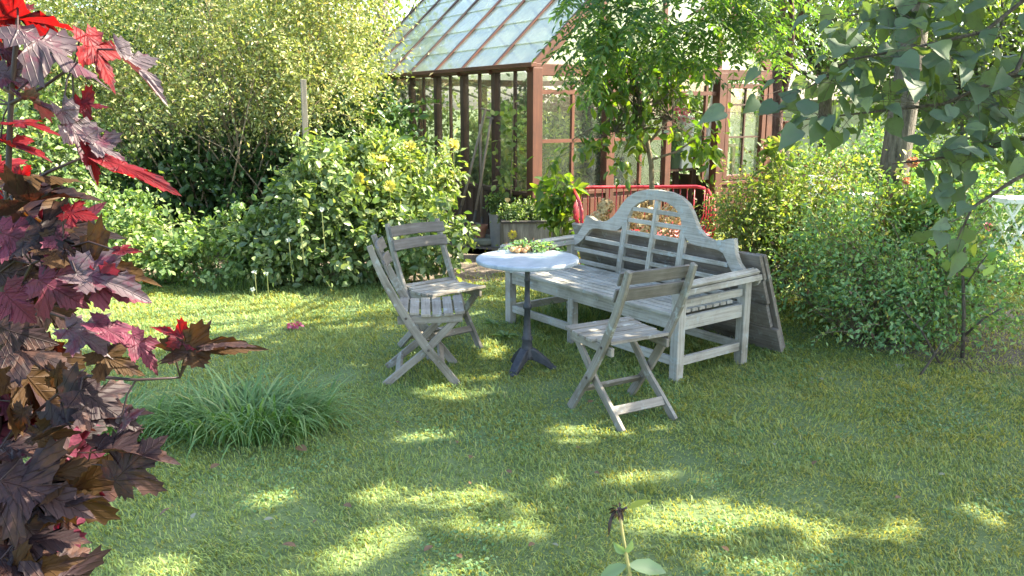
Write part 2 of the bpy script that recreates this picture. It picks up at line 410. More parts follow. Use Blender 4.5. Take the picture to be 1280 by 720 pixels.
M['l_big'] = leafmat('broad_grey_green_leaf', [(0, (0.0698, 0.0974, 0.0642)), (.8, (0.111, 0.142, 0.0966)), (1, (0.149, 0.176, 0.075))], tint=(2.0, 2.1, .3), trans=.30, rough=.6, spec=.3, spots=(.10, .13, .09), sscale=24)
M['l_far'] = leafmat('far_tree_leaf', [(0, (.06, .095, .035)), (.7, (.12, .16, .05)), (1, (.20, .22, .07))], trans=.45)
M['l_clover'] = leafmat('clover_leaf', [(0, (.065, .125, .05)), (.7, (.095, .165, .07)), (1, (.15, .21, .10))], trans=.3)
M['l_blade'] = leafmat('long_blade', [(0, (0.0585, 0.117, 0.0345)), (.7, (0.107, 0.177, 0.0604)), (.93, (0.166, 0.234, 0.0949)), (1, (0.254, 0.254, 0.103))], trans=.35, rough=.4)
M['l_dry'] = leafmat('dry_seedhead', [(0, (0.4, 0.275, 0.138)), (.6, (0.625, 0.475, 0.25)), (1, (0.725, 0.6, 0.375))], tint=(1.2, 1.0, .7), trans=.3)
M['l_drybrown'] = leafmat('brown_dry_leaf', [(0, (.10, .055, .03)), (1, (.26, .15, .08))], tint=(1.3, 1, .6), trans=.25)
M['f_yellow'] = leafmat('yellow_petal', [(0, (0.651, 0.545, 0.062)), (1, (0.788, 0.692, 0.174))], tint=(1.1, 1.1, .6), trans=.3)
M['f_white'] = leafmat('white_petal', [(0, (.65, .66, .58)), (1, (.8, .8, .74))], tint=(1, 1, .9), trans=.3)
M['f_orange'] = leafmat('coral_petal', [(0, (.62, .26, .16)), (1, (.72, .45, .32))], tint=(1.2, 1, .8), trans=.35)
M['f_pink'] = leafmat('pink_petal', [(0, (.5, .06, .16)), (1, (.68, .22, .34))], tint=(1.2, 1, 1), trans=.3)
M['m_red'] = leafmat('crimson_maple_leaf', [(0, (0.156, 0.0072, 0.0144)), (1, (0.288, 0.012, 0.0192))], tint=(2.4, .7, .5), trans=.45, rough=0.55, spec=0.3, spots=(.07, .010, .018), sscale=34)
M['m_mauve'] = leafmat('sky_sheen_maple_leaf', [(0, (0.092, 0.0576, 0.072)), (1, (0.15, 0.11, 0.124))], tint=(1.8, .3, .35), trans=.2, rough=0.5, spec=0.45, spots=(.075, .018, .032), sscale=38)  # pale tone paints the sky's sheen onto dark red leaves
M['m_magenta'] = leafmat('magenta_maple_leaf', [(0, (.12, .016, .04)), (1, (.20, .045, .08))], tint=(1.8, .4, .5), trans=.25, spec=0.3, rough=0.55, spots=(.06, .014, .024), sscale=36)
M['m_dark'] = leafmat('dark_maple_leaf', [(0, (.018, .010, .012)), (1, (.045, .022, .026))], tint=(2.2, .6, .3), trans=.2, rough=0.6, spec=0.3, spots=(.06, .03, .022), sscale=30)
M['m_ochre'] = leafmat('ochre_maple_leaf', [(0, (0.0595, 0.0289, 0.0119)), (1, (0.119, 0.0612, 0.0204))], tint=(1.8, 1.1, .3), trans=.3, spec=0.25, rough=0.65, spots=(.03, .015, .012), sscale=28)

def ground_mat(name, stops, scale=2., fine=60, bs=.6):
    m, nt, p, out = newmat(name); tc = nt.nodes.new('ShaderNodeTexCoord')
    a = tex_noise(nt, tc.outputs['Object'], scale, 5); b = tex_noise(nt, tc.outputs['Object'], fine, 5, .7)
    mm = nt.nodes.new('ShaderNodeMath'); mm.operation = 'MULTIPLY_ADD'; nt.links.new(b, mm.inputs[0]); mm.inputs[1].default_value = .6
    s = nt.nodes.new('ShaderNodeMath'); s.operation = 'MULTIPLY'; nt.links.new(a, s.inputs[0]); s.inputs[1].default_value = .4
    nt.links.new(s.outputs[0], mm.inputs[2])
    nt.links.new(ramp(nt, mm.outputs[0], stops), p.inputs['Base Color']); p.inputs['Roughness'].default_value = .95
    bump(nt, p, b, bs, .02); return m
M['lawn'] = ground_mat('lawn_thatch', [(.3, (.06, .085, .03)), (.5, (.11, .16, .05)), (.7, (.19, .22, .08))])
M['bedsoil'] = ground_mat('leaf_littered_soil', [(.3, (.045, .034, .024)), (.5, (.12, .095, .068)), (.7, (.26, .22, .165))], 4, 45)
def grass_mat():
    m, nt, p, out = newmat('lawn_blade')
    g = nt.nodes.new('ShaderNodeNewGeometry'); tc = nt.nodes.new('ShaderNodeTexCoord')
    c = ramp(nt, g.outputs['Random Per Island'], [(0, (.10, .175, .055)), (.5, (.19, .305, .092)), (.97, (.28, .39, .13)), (1, (.36, .38, .19))])
    big = tex_noise(nt, tc.outputs['Object'], 1.6, 4)
    c = mixc(nt, ramp(nt, big, [(.48, (0, 0, 0)), (.70, (.6, .6, .6))]), c, mixc(nt, .4, c, (.29, .34, .13)))
    nt.links.new(c, p.inputs['Base Color']); p.inputs['Roughness'].default_value = .5; p.inputs['Specular IOR Level'].default_value = .35
    t = nt.nodes.new('ShaderNodeBsdfTranslucent'); nt.links.new(mixc(nt, 1.0, c, (2.55, 1.45, .45), 'MULTIPLY'), t.inputs[0])
    x = nt.nodes.new('ShaderNodeMixShader'); x.inputs[0].default_value = .4
    nt.links.new(p.outputs[0], x.inputs[1]); nt.links.new(t.outputs[0], x.inputs[2]); nt.links.new(x.outputs[0], out.inputs[0])
    return m
M['grass'] = grass_mat()

# ------------------------------------------------------------------ ground
mb = MB(); mb.add([(-200, -60, 0), (200, -60, 0), (200, 340, 0), (-200, 340, 0)], [(0, 1, 2, 3)])
tag(mb.build('lawn', M['lawn']), 'mown garden lawn', None, None, 'structure')

GH = dict(x=.256, y=9.449, r=.546, W=3.77, L=5.8, e=2.06)
_gc, _gs = math.cos(GH['r']), math.sin(GH['r'])
def ghw(x, y, z=0.): return np.array([GH['x']+_gc*x-_gs*y, GH['y']+_gs*x+_gc*y, z])
def ghl(P):
    x = P[:, 0]-GH['x']; y = P[:, 1]-GH['y']; return _gc*x+_gs*y, -_gs*x+_gc*y
def soilpatch(name, pts, label):
    mb = MB(); mb.add([(x, y, .004) for x, y in pts], [tuple(range(len(pts)))]); return tag(mb.build(name, M['bedsoil']), label, None, None, 'structure')
def blob(cx, cy, rx, ry, n=28, seed=1):
    g = random.Random(seed); ph = [g.random()*6.28 for _ in range(3)]
    return [(cx+rx*math.cos(a)*(1+.1*math.sin(3*a+ph[0])+.06*math.sin(7*a+ph[1])), cy+ry*math.sin(a)*(1+.1*math.sin(4*a+ph[2]))) for a in [6.2832*k/n for k in range(n)]]
SOILS = [(-.35, 10.3, 1.6, 1.15), (4.0, 5.75, 1.75, .95), (1.6, 8.3, 1.4, .7), (-2.6, 8.6, 3.2, 1.2)]
soilpatch('leaf_litter_path', blob(*SOILS[0], seed=2), 'path of leaf litter beside the greenhouse')
soilpatch('soil_bed', blob(*SOILS[1], seed=3), 'dry soil bed under the right shrubs')
soilpatch('soil_bed', blob(*SOILS[2], seed=4), 'soil bed before the greenhouse gable')
soilpatch('soil_bed', blob(*SOILS[3], seed=5), 'soil bed under the left shrubs')
def insoil(x, y, k=.9):
    r = np.zeros(len(x), bool)
    for cx, cy, rx, ry in SOILS: r |= ((x-cx)/(rx*k))**2+((y-cy)/(ry*k))**2 < 1
    return r

def lawn_grass():
    N = 560000
    y = 1.7+rng.random(N)*8.8; x = (rng.random(N)*2-1)*(.68*y+.8)
    keep = ~(insoil(x, y) & (rng.random(N) > np.where(x > 1.9, .42, .08))); keep &= ~((x < -.2) & (y > 7.6) & (rng.random(N) > .2))
    keep &= rng.random(N) < .80+.9*sines(x, y, 31, 7.)
    x, y = x[keep], y[keep]; N = len(x)
    tall = 1+.55*sines(x, y, 3, 5.)+.55*sines(x, y, 4, 16.)
    edge = np.clip((y-6.2)/1.2, 0, 1)*np.clip((-x-.3), 0, 1)
    furn = np.exp(-(((x-.9)/.9)**2+((y-5.7)/.8)**2))
    h = (.011+.022*rng.random(N)**1.5)*np.clip(tall, .45, 2.2)*(1+.6*edge+.9*furn)*(.75+.07*y)
    w = .0012+.00032*y+.0007*rng.random(N)
    az = rng.random(N)*6.2832; lean = .45+.9*rng.random(N)+.3*sines(x, y, 9, 3.)
    la = az*.6+4*sines(x, y, 12, 6.)+rng.normal(size=N)*.5; a = np.c_[np.cos(az), np.sin(az), 0*az]; l = np.c_[np.cos(la+1.57), np.sin(la+1.57), 0*az]
    b = np.c_[x, y, np.full(N, .001)]
    mid = b+l*(h*lean*.40)[:, None]; mid[:, 2] += h*.60
    tip = b+l*(h*lean*1.15)[:, None]; tip[:, 2] += h*np.clip(1.05-.42*lean, .25, 1)
    V3 = np.stack([b-a*w[:, None], b+a*w[:, None], mid+a*(w*.85)[:, None], mid-a*(w*.85)[:, None], tip], 1)
    off = np.arange(N)[:, None]*5; flat = (off+np.array([0, 1, 2, 3, 3, 2, 4])).ravel()
    o = mesh_np('lawn_grass', V3.reshape(-1, 3), flat, np.tile([4, 3], N), M['grass'])
    tag(o, 'short green grass blades of the mown lawn', 'grass', None, 'stuff')
    # clover and moss patches between the blades
    n = 60000; y = 1.9+rng.random(n)*6.2; x = (rng.random(n)*2-1)*(.68*y+.3); k = (sines(x, y, 41, 3.5)+.5*sines(x, y, 42, 11.) > .22) & ~insoil(x, y); x, y = x[k], y[k]; n = len(x)
    d = rng.normal(size=(n, 3))*[1, 1, .25]; nn = np.array([0, 0, 1.])+rng.normal(size=(n, 3))*.45
    o = leafcloud('lawn_clover', np.c_[x, y, .010+.022*rng.random(n)], d, nn, .010+.010*rng.random(n), .85, M['l_clover'], None, T_DIAMOND)
    tag(o, 'patches of clover leaves among the lawn grass', 'clover', None, 'stuff')
lawn_grass()

# ------------------------------------------------------------------ greenhouse
def greenhouse():
    W, L, e = GH['W'], GH['L'], GH['e']; rise = W/2*math.tan(R(43.5)); rz = e+rise; pl = .62
    g = empty('greenhouse', ghw(0, 0), GH['r'], 'red-brown timber greenhouse with steep glass roof behind the white bench', 'greenhouse')
    # plinth boards
    m = MB(); m.box((0, L/2, pl/2), (.05, L-.1, pl-.02)); m.box((-.012, L/2, pl+.02), (.09, L-.1, .045)); m.box((-.012, L/2, .06), (.07, L-.1, .10))
    for k in range(30): m.box((-.028, .1+k*(L-.2)/29, pl/2+.05), (.012, .10, pl-.16))
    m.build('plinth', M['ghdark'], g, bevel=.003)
    m = MB(); m.box((1.0, 0, pl/2), (1.86, .05, pl-.02)); m.box((1.0, -.012, pl+.02), (1.86, .09, .045))
    for k in range(16): m.box((.14+k*.115, -.03, pl/2), (.10, .012, pl-.1))
    m.build('plinth', M['ghwood'], g, bevel=.003)
    m = MB(); m.box((3.28, 0, pl/2), (.84, .05, pl-.02)); m.box((3.28, -.012, pl+.02), (.84, .09, .045))
    for k in range(7): m.box((2.92+k*.115, -.03, pl/2), (.10, .012, pl-.1))
    m.build('plinth', M['ghwood'], g, bevel=.003)
    # posts
    def post(x, y, w, z0=.0, z1=e, mat='ghwood', d=None):
        q = MB(); q.box((x, y, (z0+z1)/2), (w, d or w, z1-z0)); q.build('post', M[mat], g, bevel=.004)
    post(0, 0, .13); post(W, 0, .12); post(2.86, -.005, .13); post(1.05, 0, .12); post(1.98, 0, .09)
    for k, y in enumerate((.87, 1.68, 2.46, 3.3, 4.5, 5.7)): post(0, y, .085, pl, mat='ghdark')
    for y in (0.95, 2.3, 3.6, 4.7, 5.7): post(W, y, .085)
    post(1.3, L, .1); post(2.6, L, .1)
    for y in (.42, 1.27, 2.07, 2.9, 3.9):
        q = MB(); q.box((0, y, (pl+e)/2), (.035, .03, e-pl-.05)); q.build('glazing_bar', M['ghdark'], g)
    # frames of the gable
    q = MB(); q.box((W/2, -.01, e-.02), (W+.1, .10, .13)); q.build('tie_beam', M['ghwood'], g, bevel=.004); q = MB(); q.box((W/2, L, e), (W+.1, .1, .12)); q.build('tie_beam', M['ghwood'], g, bevel=.004)
    q = MB(); q.box((-.02, L/2, e+.01), (.11, L, .07)); q.box((-.085, L/2-.06, e+.03), (.07, L+.1, .05)); q.box((W+.02, L/2, e), (.1, L, .09)); q.build('eaves_plate', M['ghwood'], g, bevel=.004)
    q = MB()
    for x0, x1 in ((.07, .99), (1.11, 1.93), (2.03, 2.79)):
        q.box(((x0+x1)/2, 0, 1.80), (x1-x0, .05, .05))
        if x0 < 1.5: q.box(((x0+x1)/2, 0, 1.25), (x1-x0, .045, .04))
    for x in (.52, 1.55, 2.62): q.box((x, 0, 1.30), (.035, .045, 1.2))
    q.build('transom', M['ghwood'], g)
    # right hand window with its own frame
    f = MB(); x0, x1, z0, z1 = 2.94, 3.69, .68, 1.93
    f.box((x0+.035, -.03, (z0+z1)/2), (.07, .06, z1-z0)); f.box((x1-.035, -.03, (z0+z1)/2), (.07, .06, z1-z0))
    f.box(((x0+x1)/2, -.03, z1-.03), (x1-x0-.14, .06, .06)); f.box(((x0+x1)/2, -.03, z0+.03), (x1-x0-.14, .06, .06))
    win = f.build('window', M['ghwood'], g, bevel=.003)
    f = MB(); f.box(((x0+x1)/2, -.02, (z0+z1)/2), (.022, .03, z1-z0-.12)); f.box(((x0+x1)/2, -.022, 1.66), (x1-x0-.14, .03, .022)); f.box(((x0+x1)/2, -.022, 1.24), (x1-x0-.14, .03, .022))
    f.build('glazing_bar', M['ghdark'], win)
    f = MB(); f.box(((x0+x1)/2, -.004, (z0+z1)/2), (x1-x0-.14, .004, z1-z0-.12)); f.build('pane', M['glass'], win)
    # glass of the walls
    def pane(c, d): q = MB(); q.box(c, d); q.build('pane', M['glass'], g)
    ys = [.07, .4, .45, .83, .91, 1.24, 1.3, 1.63, 1.73, 2.05, 2.09, 2.41, 2.51, 2.88, 2.92, 3.25, 3.35, 3.88, 3.92, 4.45, 4.55, 5.65]
    for k in range(0, len(ys), 2): pane((0, (ys[k]+ys[k+1])/2, (pl+e)/2), (.004, ys[k+1]-ys[k], e-pl-.08))
    for x0, x1, z0, z1 in ((.07, .50, .68, 1.23), (.54, .98, .68, 1.23), (.07, .50, 1.27, 1.775), (.54, .98, 1.27, 1.775), (.07, .50, 1.825, 1.97), (.54, .98, 1.825, 1.97),
                           (1.12, 1.53, .68, 1.23), (1.12, 1.53, 1.27, 1.775), (1.12, 1.53, 1.825, 1.97), (1.57, 1.93, 1.27, 1.775), (1.57, 1.93, .68, 1.23), (2.03, 2.6, 1.825, 1.97)):
        pane(((x0+x1)/2, 0, (z0+z1)/2), (x1-x0, .004, z1-z0))
    # roof: two slopes of glass between bars
    sl = math.hypot(W/2, rise)
    for s in (0, 1):
        X = lambda u: (u*W/2 if s == 0 else W-u*W/2)
        over = -.05
        RB = [0, .87, 1.68, 2.46, 3.3, 4.1, 4.95, L]; nb = len(RB)
        for k in range(nb):
            y = RB[k]; q = MB(); q.bar((X(over), y, e+over*rise+.06), (X(1), y, rz+.06), .045, .055, (0, 0, 1))
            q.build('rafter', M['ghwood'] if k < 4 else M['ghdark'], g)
        for k in range(nb-1):
            y0, y1 = RB[k]+.0235, RB[k+1]-.0235; q = MB()
            for j in range(6):      # overlapping glass courses
                a, b = -.04+j*(1.04/6), -.04+(j+1)*(1.04/6)+.012
                za, zb = e+a*rise+.063-.004*1, e+b*rise+.055
                q.bar((X(a), (y0+y1)/2, za+.012), (X(b), (y0+y1)/2, zb), y1-y0, .004, (0, 0, 1))
            q.build('roof_pane', M['roofglass'], g)
    # barge boards and gable glass
    q = MB(); q.bar((-.06, -.03, e-.03), (W/2, -.03, rz+.03), .05, .13); q.bar((W+.06, -.034, e-.03), (W/2, -.034, rz+.03), .05, .13)
    q.build('barge_board', M['ghwood'], g, bevel=.004)
    for x in (.95, 1.88, 2.83):
        q = MB(); zz = e+(min(x, W-x)/(W/2))*rise-.06; q.box((x, 0, (e+.05+zz)/2), (.05, .05, zz-e-.05)); q.build('gable_bar', M['ghwood'], g)
    q = MB(); q.add([(.06, .01, e+.045), (W-.06, .01, e+.045), (W/2, .01, rz-.07)], [(0, 1, 2)]); q.build('gable_glass', M['roofglass'], g); q = MB(); q.add([(.06, L, e+.045), (W-.06, L, e+.045), (W/2, L, rz-.07)], [(0, 1, 2)])
    q.build('gable_glass', M['roofglass'], g)
    q = MB(); q.box((W/2, L/2, rz+.08), (.1, L+.1, .06)); q.build('ridge', M['ghwood'], g)
    q = MB(); q.box((W/2, L, pl/2), (W-.2, .05, pl)); q.build('plinth', M['ghdark'], g); q = MB(); q.box((W, L/2, pl/2), (.05, L-.1, pl)); q.build('plinth', M['ghdark'], g)
    q = MB(); q.add([tuple(p) for p in ((.08, .08, .006), (W-.08, .08, .006), (W-.08, L-.08, .006), (.08, L-.08, .006))], [(0, 1, 2, 3)]); q.build('floor', M['bedsoil'], g)
    return g
greenhouse()

# ------------------------------------------------------------------ furniture
def bench():
    L, D, sh, ah = 1.786, .67, .403, .60
    b = empty('garden_bench', (.741, 5.623, 0), -.938, 'long white-grey wooden bench with arched lattice back', 'bench')
    k = L/2-.04; e = D/2-.03; Wd = M['bench']; tilt = lambda z: e-.02+max(0, z-sh)*.16
    def part(name, fn, bev=.004):
        m = MB(); fn(m); return m.build(name, Wd, b, bevel=bev)
    for sx in (-1, 1):
        part('leg', lambda m: m.box((sx*k, -e, .285), (.062, .062, .57)))
        part('leg', lambda m: m.box((sx*k, e, .285), (.062, .062, .57)))
    part('leg', lambda m: m.box((-.12, -e, .17), (.055, .055, .34))); part('leg', lambda m: m.box((-.12, e, .17), (.055, .055, .34)))
    def aprons(m):
        for sy in (-1, 1): m.box((0, sy*(e+.002), .365), (2*k-.065, .03, .085))
        for sx in (-1, 1): m.box((sx*(k+.002), 0, .365), (.03, 2*e-.065, .085))
        m.box((0, 0, .36), (.03, 2*e-.065, .06))
    part('apron', aprons)
    def stretch(m):
        m.box((0, -e, .125), (2*k-.065, .028, .055)); m.box((0, e, .125), (2*k-.065, .028, .055))
        for sx in (-1, 1): m.box((sx*k, 0, .125), (.028, 2*e-.065, .055))
    part('stretcher', stretch)
    def seat(m):
        n = 9; y0, y1 = -e-.045, e-.06; w = (y1-y0)/n
        for i in range(n): m.box((0, y0+(i+.5)*w, .421), (2*k-.07 if 0 < i else 2*k+.06, w-.013, .022))
    part('seat', seat, .003)
    # scrolled arms: slats running front to back over a rolled profile with end boards
    for sx in (-1, 1):
        def arm(m, sx=sx):
            for a in (10, 62, 115, 165):
                c = math.cos(R(a)); s_ = math.sin(R(a))
                m.bar((sx*(k+.018+.05*c), -e-.06, ah-.04+.05*s_), (sx*(k+.018+.05*c), e+.07, ah-.04+.05*s_+.012), .036, .022, (c*sx, 0, s_))
        part('arm', arm, .004)
        for y in (-e-.052, e+.058):
            def arm_end(m, sx=sx, y=y):
                n = 14; ring = [(sx*(k+.018)+.044*math.cos(6.2832*i/n), y, ah-.04+.044*math.sin(6.2832*i/n)) for i in range(n)]
                ring2 = [(p[0], y+.022, p[2]) for p in ring]
                m.add(ring+ring2, [tuple(range(n)), tuple(range(2*n-1, n-1, -1))]+[((i+1) % n, i, n+i, n+(i+1) % n) for i in range(n)])
            part('arm_scroll', arm_end, .003)
        part('arm_rail', lambda m: m.box((sx*k, 0, .485), (.026, 2*e-.065, .05)))
    # arched back frame
    outer = [(.885, .60), (.84, .615), (.79, .655), (.75, .715), (.735, .765), (.722, .805), (.68, .80), (.62, .780), (.55, .772), (.48, .79), (.42, .83), (.375, .885), (.345, .93), (.295, .985), (.22, 1.028), (.12, 1.053), (0, 1.06)]
    inner = [(.885, .545), (.83, .55), (.775, .575), (.72, .62), (.69, .66), (.655, .70), (.62, .714), (.58, .718), (.50, .72), (.42, .722), (.355, .73), (.265, .80), (.262, .85), (.235, .905), (.18, .95), (.10, .98), (0, .99)]
    def frame(m):
        o2 = outer+[(-x, z) for x, z in outer[-2::-1]]; i2 = inner+[(-x, z) for x, z in inner[-2::-1]]
        m.strip(o2, i2, lambda z: tilt(z)-.018, lambda z: tilt(z)+.022)
    part('back_frame', frame, .003)
    def sl(m):
        for x, w, z1 in ((-.285, .052, .80), (.285, .052, .80), (0, .036, .985)):
            m.bar((x, tilt(.40), .40), (x, tilt(z1), z1), w, .034, (0, 1, 0))
    part('back_stile', sl)
    def hs(m):
        for z, x0, x1 in ((.905, -.235, .235), (.82, -.26, .26), (.73, -.26, .26), (.63, -.26, .26), (.535, -.26, .26), (.445, -.26, .26)):
            m.bar((x0, tilt(z), z), (x1, tilt(z), z), .024, .030)
        for s in (-1, 1):
            for z, x1 in ((.63, .70), (.535, k-.03), (.445, k-.03)): m.bar((s*.31, tilt(z), z), (s*x1, tilt(z), z), .024, .030)
    part('back_slat', hs, .003)
    # timber boards leaning against the back of the bench
    p = empty('timber_panel', (.741, 5.623, 0), -.938, 'weathered panel of grey boards leaning behind the arched bench', 'timber panel')
    y0, y1, zt = e+.40, e+.11, .70
    ax = np.array([0, y1-y0, zt]); Lp = np.linalg.norm(ax); ax /= Lp; up = np.cross([1, 0, 0], ax)
    for i in range(4):
        m = MB(); a = np.array([0, y0, .012])+ax*(Lp*(i+.5)/4)
        m.bar(a+[-1.0+.02*(i % 2), 0, 0], a+[.89-.015*((i*3) % 4), 0, 0], Lp/4-.006, .03, up); m.build('board', M['plank'], p, bevel=.004)
    for x in (-.9, 0, .84):
        m = MB()
        a = np.array([x, y0, .02])+up*-.034*np.sign(np.dot(up, [0, 1, 0])) ; a = np.array([x, y0, .02])+np.array([0, .034*ax[2], -.034*ax[1]])
        m.bar(a, a+ax*(Lp-.03), .08, .03, up); m.build('batten', M['plank'], p, bevel=.004)
bench()

def chair():
    H, F, Rr, B, w, SF, SB = .861, .190, -.245, -.299, .413, .237, -.133; k = w/2
    c = empty('folding_chair'); Wd = M['chair']
    for s in (-1, 1):
        m = MB(); pts = [(s*k, B, H), (s*k, B+.035, .76), (s*k, B+.085, .64), (s*k, B+.15, .51), (s*k, B+.225, .375), (s*k, B+.31, .245), (s*k, B+.405, .12), (s*k, F+.005, 0.0)]
        m.ribbon(pts, .024, [.034, .042, .046, .048, .05, .05, .048, .05], (1, 0, 0)); lg = m.build('leg', Wd, c, bevel=.004)
        q = MB()
        for (y, z) in ((B+.197, .425), (B+.325, .225)): q.tube([(s*(k+.012), y, z), (s*(k+.016), y, z)], .008, 10)
        q.build('bolt', M['bolt'], lg)
        m = MB(); x = s*(k-.034)
        m.ribbon([(x, SF-.05, .395), (x, .10, .305), (x, 0.0, .20), (x, -.12, .105), (x, Rr, 0)], .022, [.04, .044, .046, .044, .046], (1, 0, 0)); m.build('leg', Wd, c, bevel=.004)
    for s in (-1, 1): m = MB(); m.bar((s*(k-.0245), SB-.02, .405), (s*(k-.0245), SF-.005, .412), .022, .048); m.build('seat_rail', Wd, c, bevel=.004)
    m = MB(); n = 6; d = (SF+.012-SB+.02)/n
    for i in range(n):
        y = SB-.02+(i+.5)*d; z = .443+.012*((i-2.5)/2.5)**2-.004
        sl = ((i-2.5)/2.5)*.10
        m.bar((-k-.012 if i > 1 else -k+.016, y, z), (k+.012 if i > 1 else k-.016, y, z), d-.011, .018, (0, -sl, 1))
    m.build('seat', Wd, c, bevel=.003)
    for (z0, z1) in ((.775, .848), (.685, .758)):
        m = MB(); y0 = B+.025+(.86-z0)*.36; y1 = B+.025+(.86-z1)*.36
        n = 8; pts = []
        for i in range(n+1):
            u = i/n*2-1; pts.append((u*(k+.014), (y0+y1)/2+.012-.022*(1-u*u)+.008, (z0+z1)/2+.004*(1-u*u)))
        # tilted slat: width along the leg line
        t = nrm(np.array([0, y1-y0, z1-z0])); m.ribbon(pts, z1-z0, .016, t); m.build('back_slat', Wd, c, bevel=.003)
    m = MB(); m.bar((-k+.046, -.155, .085), (k-.046, -.155, .085), .02, .05, (0, .62, .78)); m.build('stretcher', Wd, c, bevel=.003)
    m = MB(); m.bar((-k+.013, B+.40, .135), (k-.013, B+.40, .135), .02, .045, (0, -.7, .75)); m.build('stretcher', Wd, c, bevel=.003)
    return c
c0 = chair()
for i, (x, y, r, lab) in enumerate([(.602, 4.254, .51, 'grey wooden folding chair turned its back to the camera, before the bench'),
                                    (-.545, 4.88, -1.464, 'grey wooden folding chair seen side-on, nearer of the pair left of the round table'),
                                    (-.50, 5.44, -2.44, 'grey wooden folding chair facing the camera, farther of the pair left of the round table')]):
    o = c0 if i == 0 else copy_tree(c0); o.location = (x, y, 0); o.rotation_euler = (0, 0, r)
    tag(o, lab, 'chair', 'folding chairs around the round table')
    for q in o.children:
        if i == 0 and q.name.startswith('back_slat'): q.material_slots[0].link = 'OBJECT'; q.material_slots[0].material = M['chair_dark']; q['label'] = 'dark damp back slat'

def table():
    t = empty('bistro_table', (.096, 5.0, 0), .5, 'round bistro table with pale marble top on one iron pole', 'table')
    r = .320; z = .727
    m = MB(); m.lathe([(r-.012, z-.030), (r-.003, z-.027), (r, z-.020), (r, z-.008), (r-.004, z-.002), (r-.012, z)], n=64); m.build('table_top', M['marble'], t, smooth=False)
    m = MB(); m.lathe([(.10, z-.046), (.11, z-.034), (.10, z-.0305)], n=24); m.build('mounting_plate', M['iron'], t)
    m = MB(); m.lathe([(.05, .075), (.042, .10), (.034, .16), (.031, .19), (.036, .20), (.036, .21), (.027, .225), (.022, .30), (.019, .395), (.026, .40), (.028, .41), (.028, .425), (.02, .435), (.0165, .50), (.0165, .57), (.02, .575), (.02, .59), (.0165, .595), (.0165, .68), (.03, z-.046)], n=20)
    m.build('pole', M['iron'], t, smooth=True)
    for k in range(3):
        a = k*2.094-.55; d = np.array([math.cos(a), math.sin(a), 0]); sd = np.array([-d[1], d[0], 0])
        m = MB(); m.ribbon([d*.0+[0, 0, .115], d*.035+[0, 0, .105], d*.085+[0, 0, .075], d*.13+[0, 0, .045], d*.150+[0, 0, .024], d*.168+[0, 0, .018]], .056, [.07, .07, .052, .040, .03, .03], sd)
        q = d*.165
        m.lathe([(.026, .0), (.03, .012), (.022, .024)], q, 12)
        m.build('foot', M['iron'], t, bevel=.006)
table()

def bundle():
    c = U(655, 314, .727); c = np.array([c[0]+.02, c[1], .729])
    o = empty('herb_bundle', c, 0, 'bundle of green leaves and orange hips lying on the marble table top', 'plant bundle')
    N = 420; p = rng.normal(size=(N, 3))*np.array([.070, .040, .012])+[.02, .01, .022]; p[:, 2] = np.abs(p[:, 2])+.004
    d, n = orient(nrm(p+1e-3), .5, .3, .8, 0)
    leafcloud('leaves', p, d, n, .026+.012*rng.random(N), .45, [M['l_shade'], M['l_drybrown']], o, T_DIAMOND, (rng.random(N) < .2).astype(int), ground=False)
    m = MB()
    for k in range(24): m.ball((-.10+.12*random.random(), -.085+.05*random.random(), .013+.014*random.random()), .0125+.004*random.random(), 8, 6)
    m.build('hips', [plain('orange_hip', (.50, .22, .09), .5, noise=(.42, .32, .14), scale=30)], o, True)
    m = MB()
    for k in range(26):
        a = random.gauss(0, .5); p0 = np.array([-.06+.12*random.random(), random.gauss(0, .025), .03]); m.tube([p0, p0+[.05*math.cos(a), .05*math.sin(a), .02*random.random()], p0+[.09*math.cos(a), .09*math.sin(a), .03*random.random()-.012]], .0016, 4)
    m.build('stems', M['twig'], o)
    o2 = empty('seed_pod', c+np.array([.155, .02, 0]), .4, 'small blackened seed pod lying beside the bundle on the table', 'seed pod')
    m = MB(); m.ball((0, 0, .012), .013, 10, 6, (1.7, 1, .8)); m.build('pod', M['m_dark'], o2, True)
    m = MB(); m.tube([(.02, 0, .012), (.035, .004, .018), (.05, .012, .01)], [.003, .002, .0015], 6); m.build('stem', M['twig'], o2)
bundle()

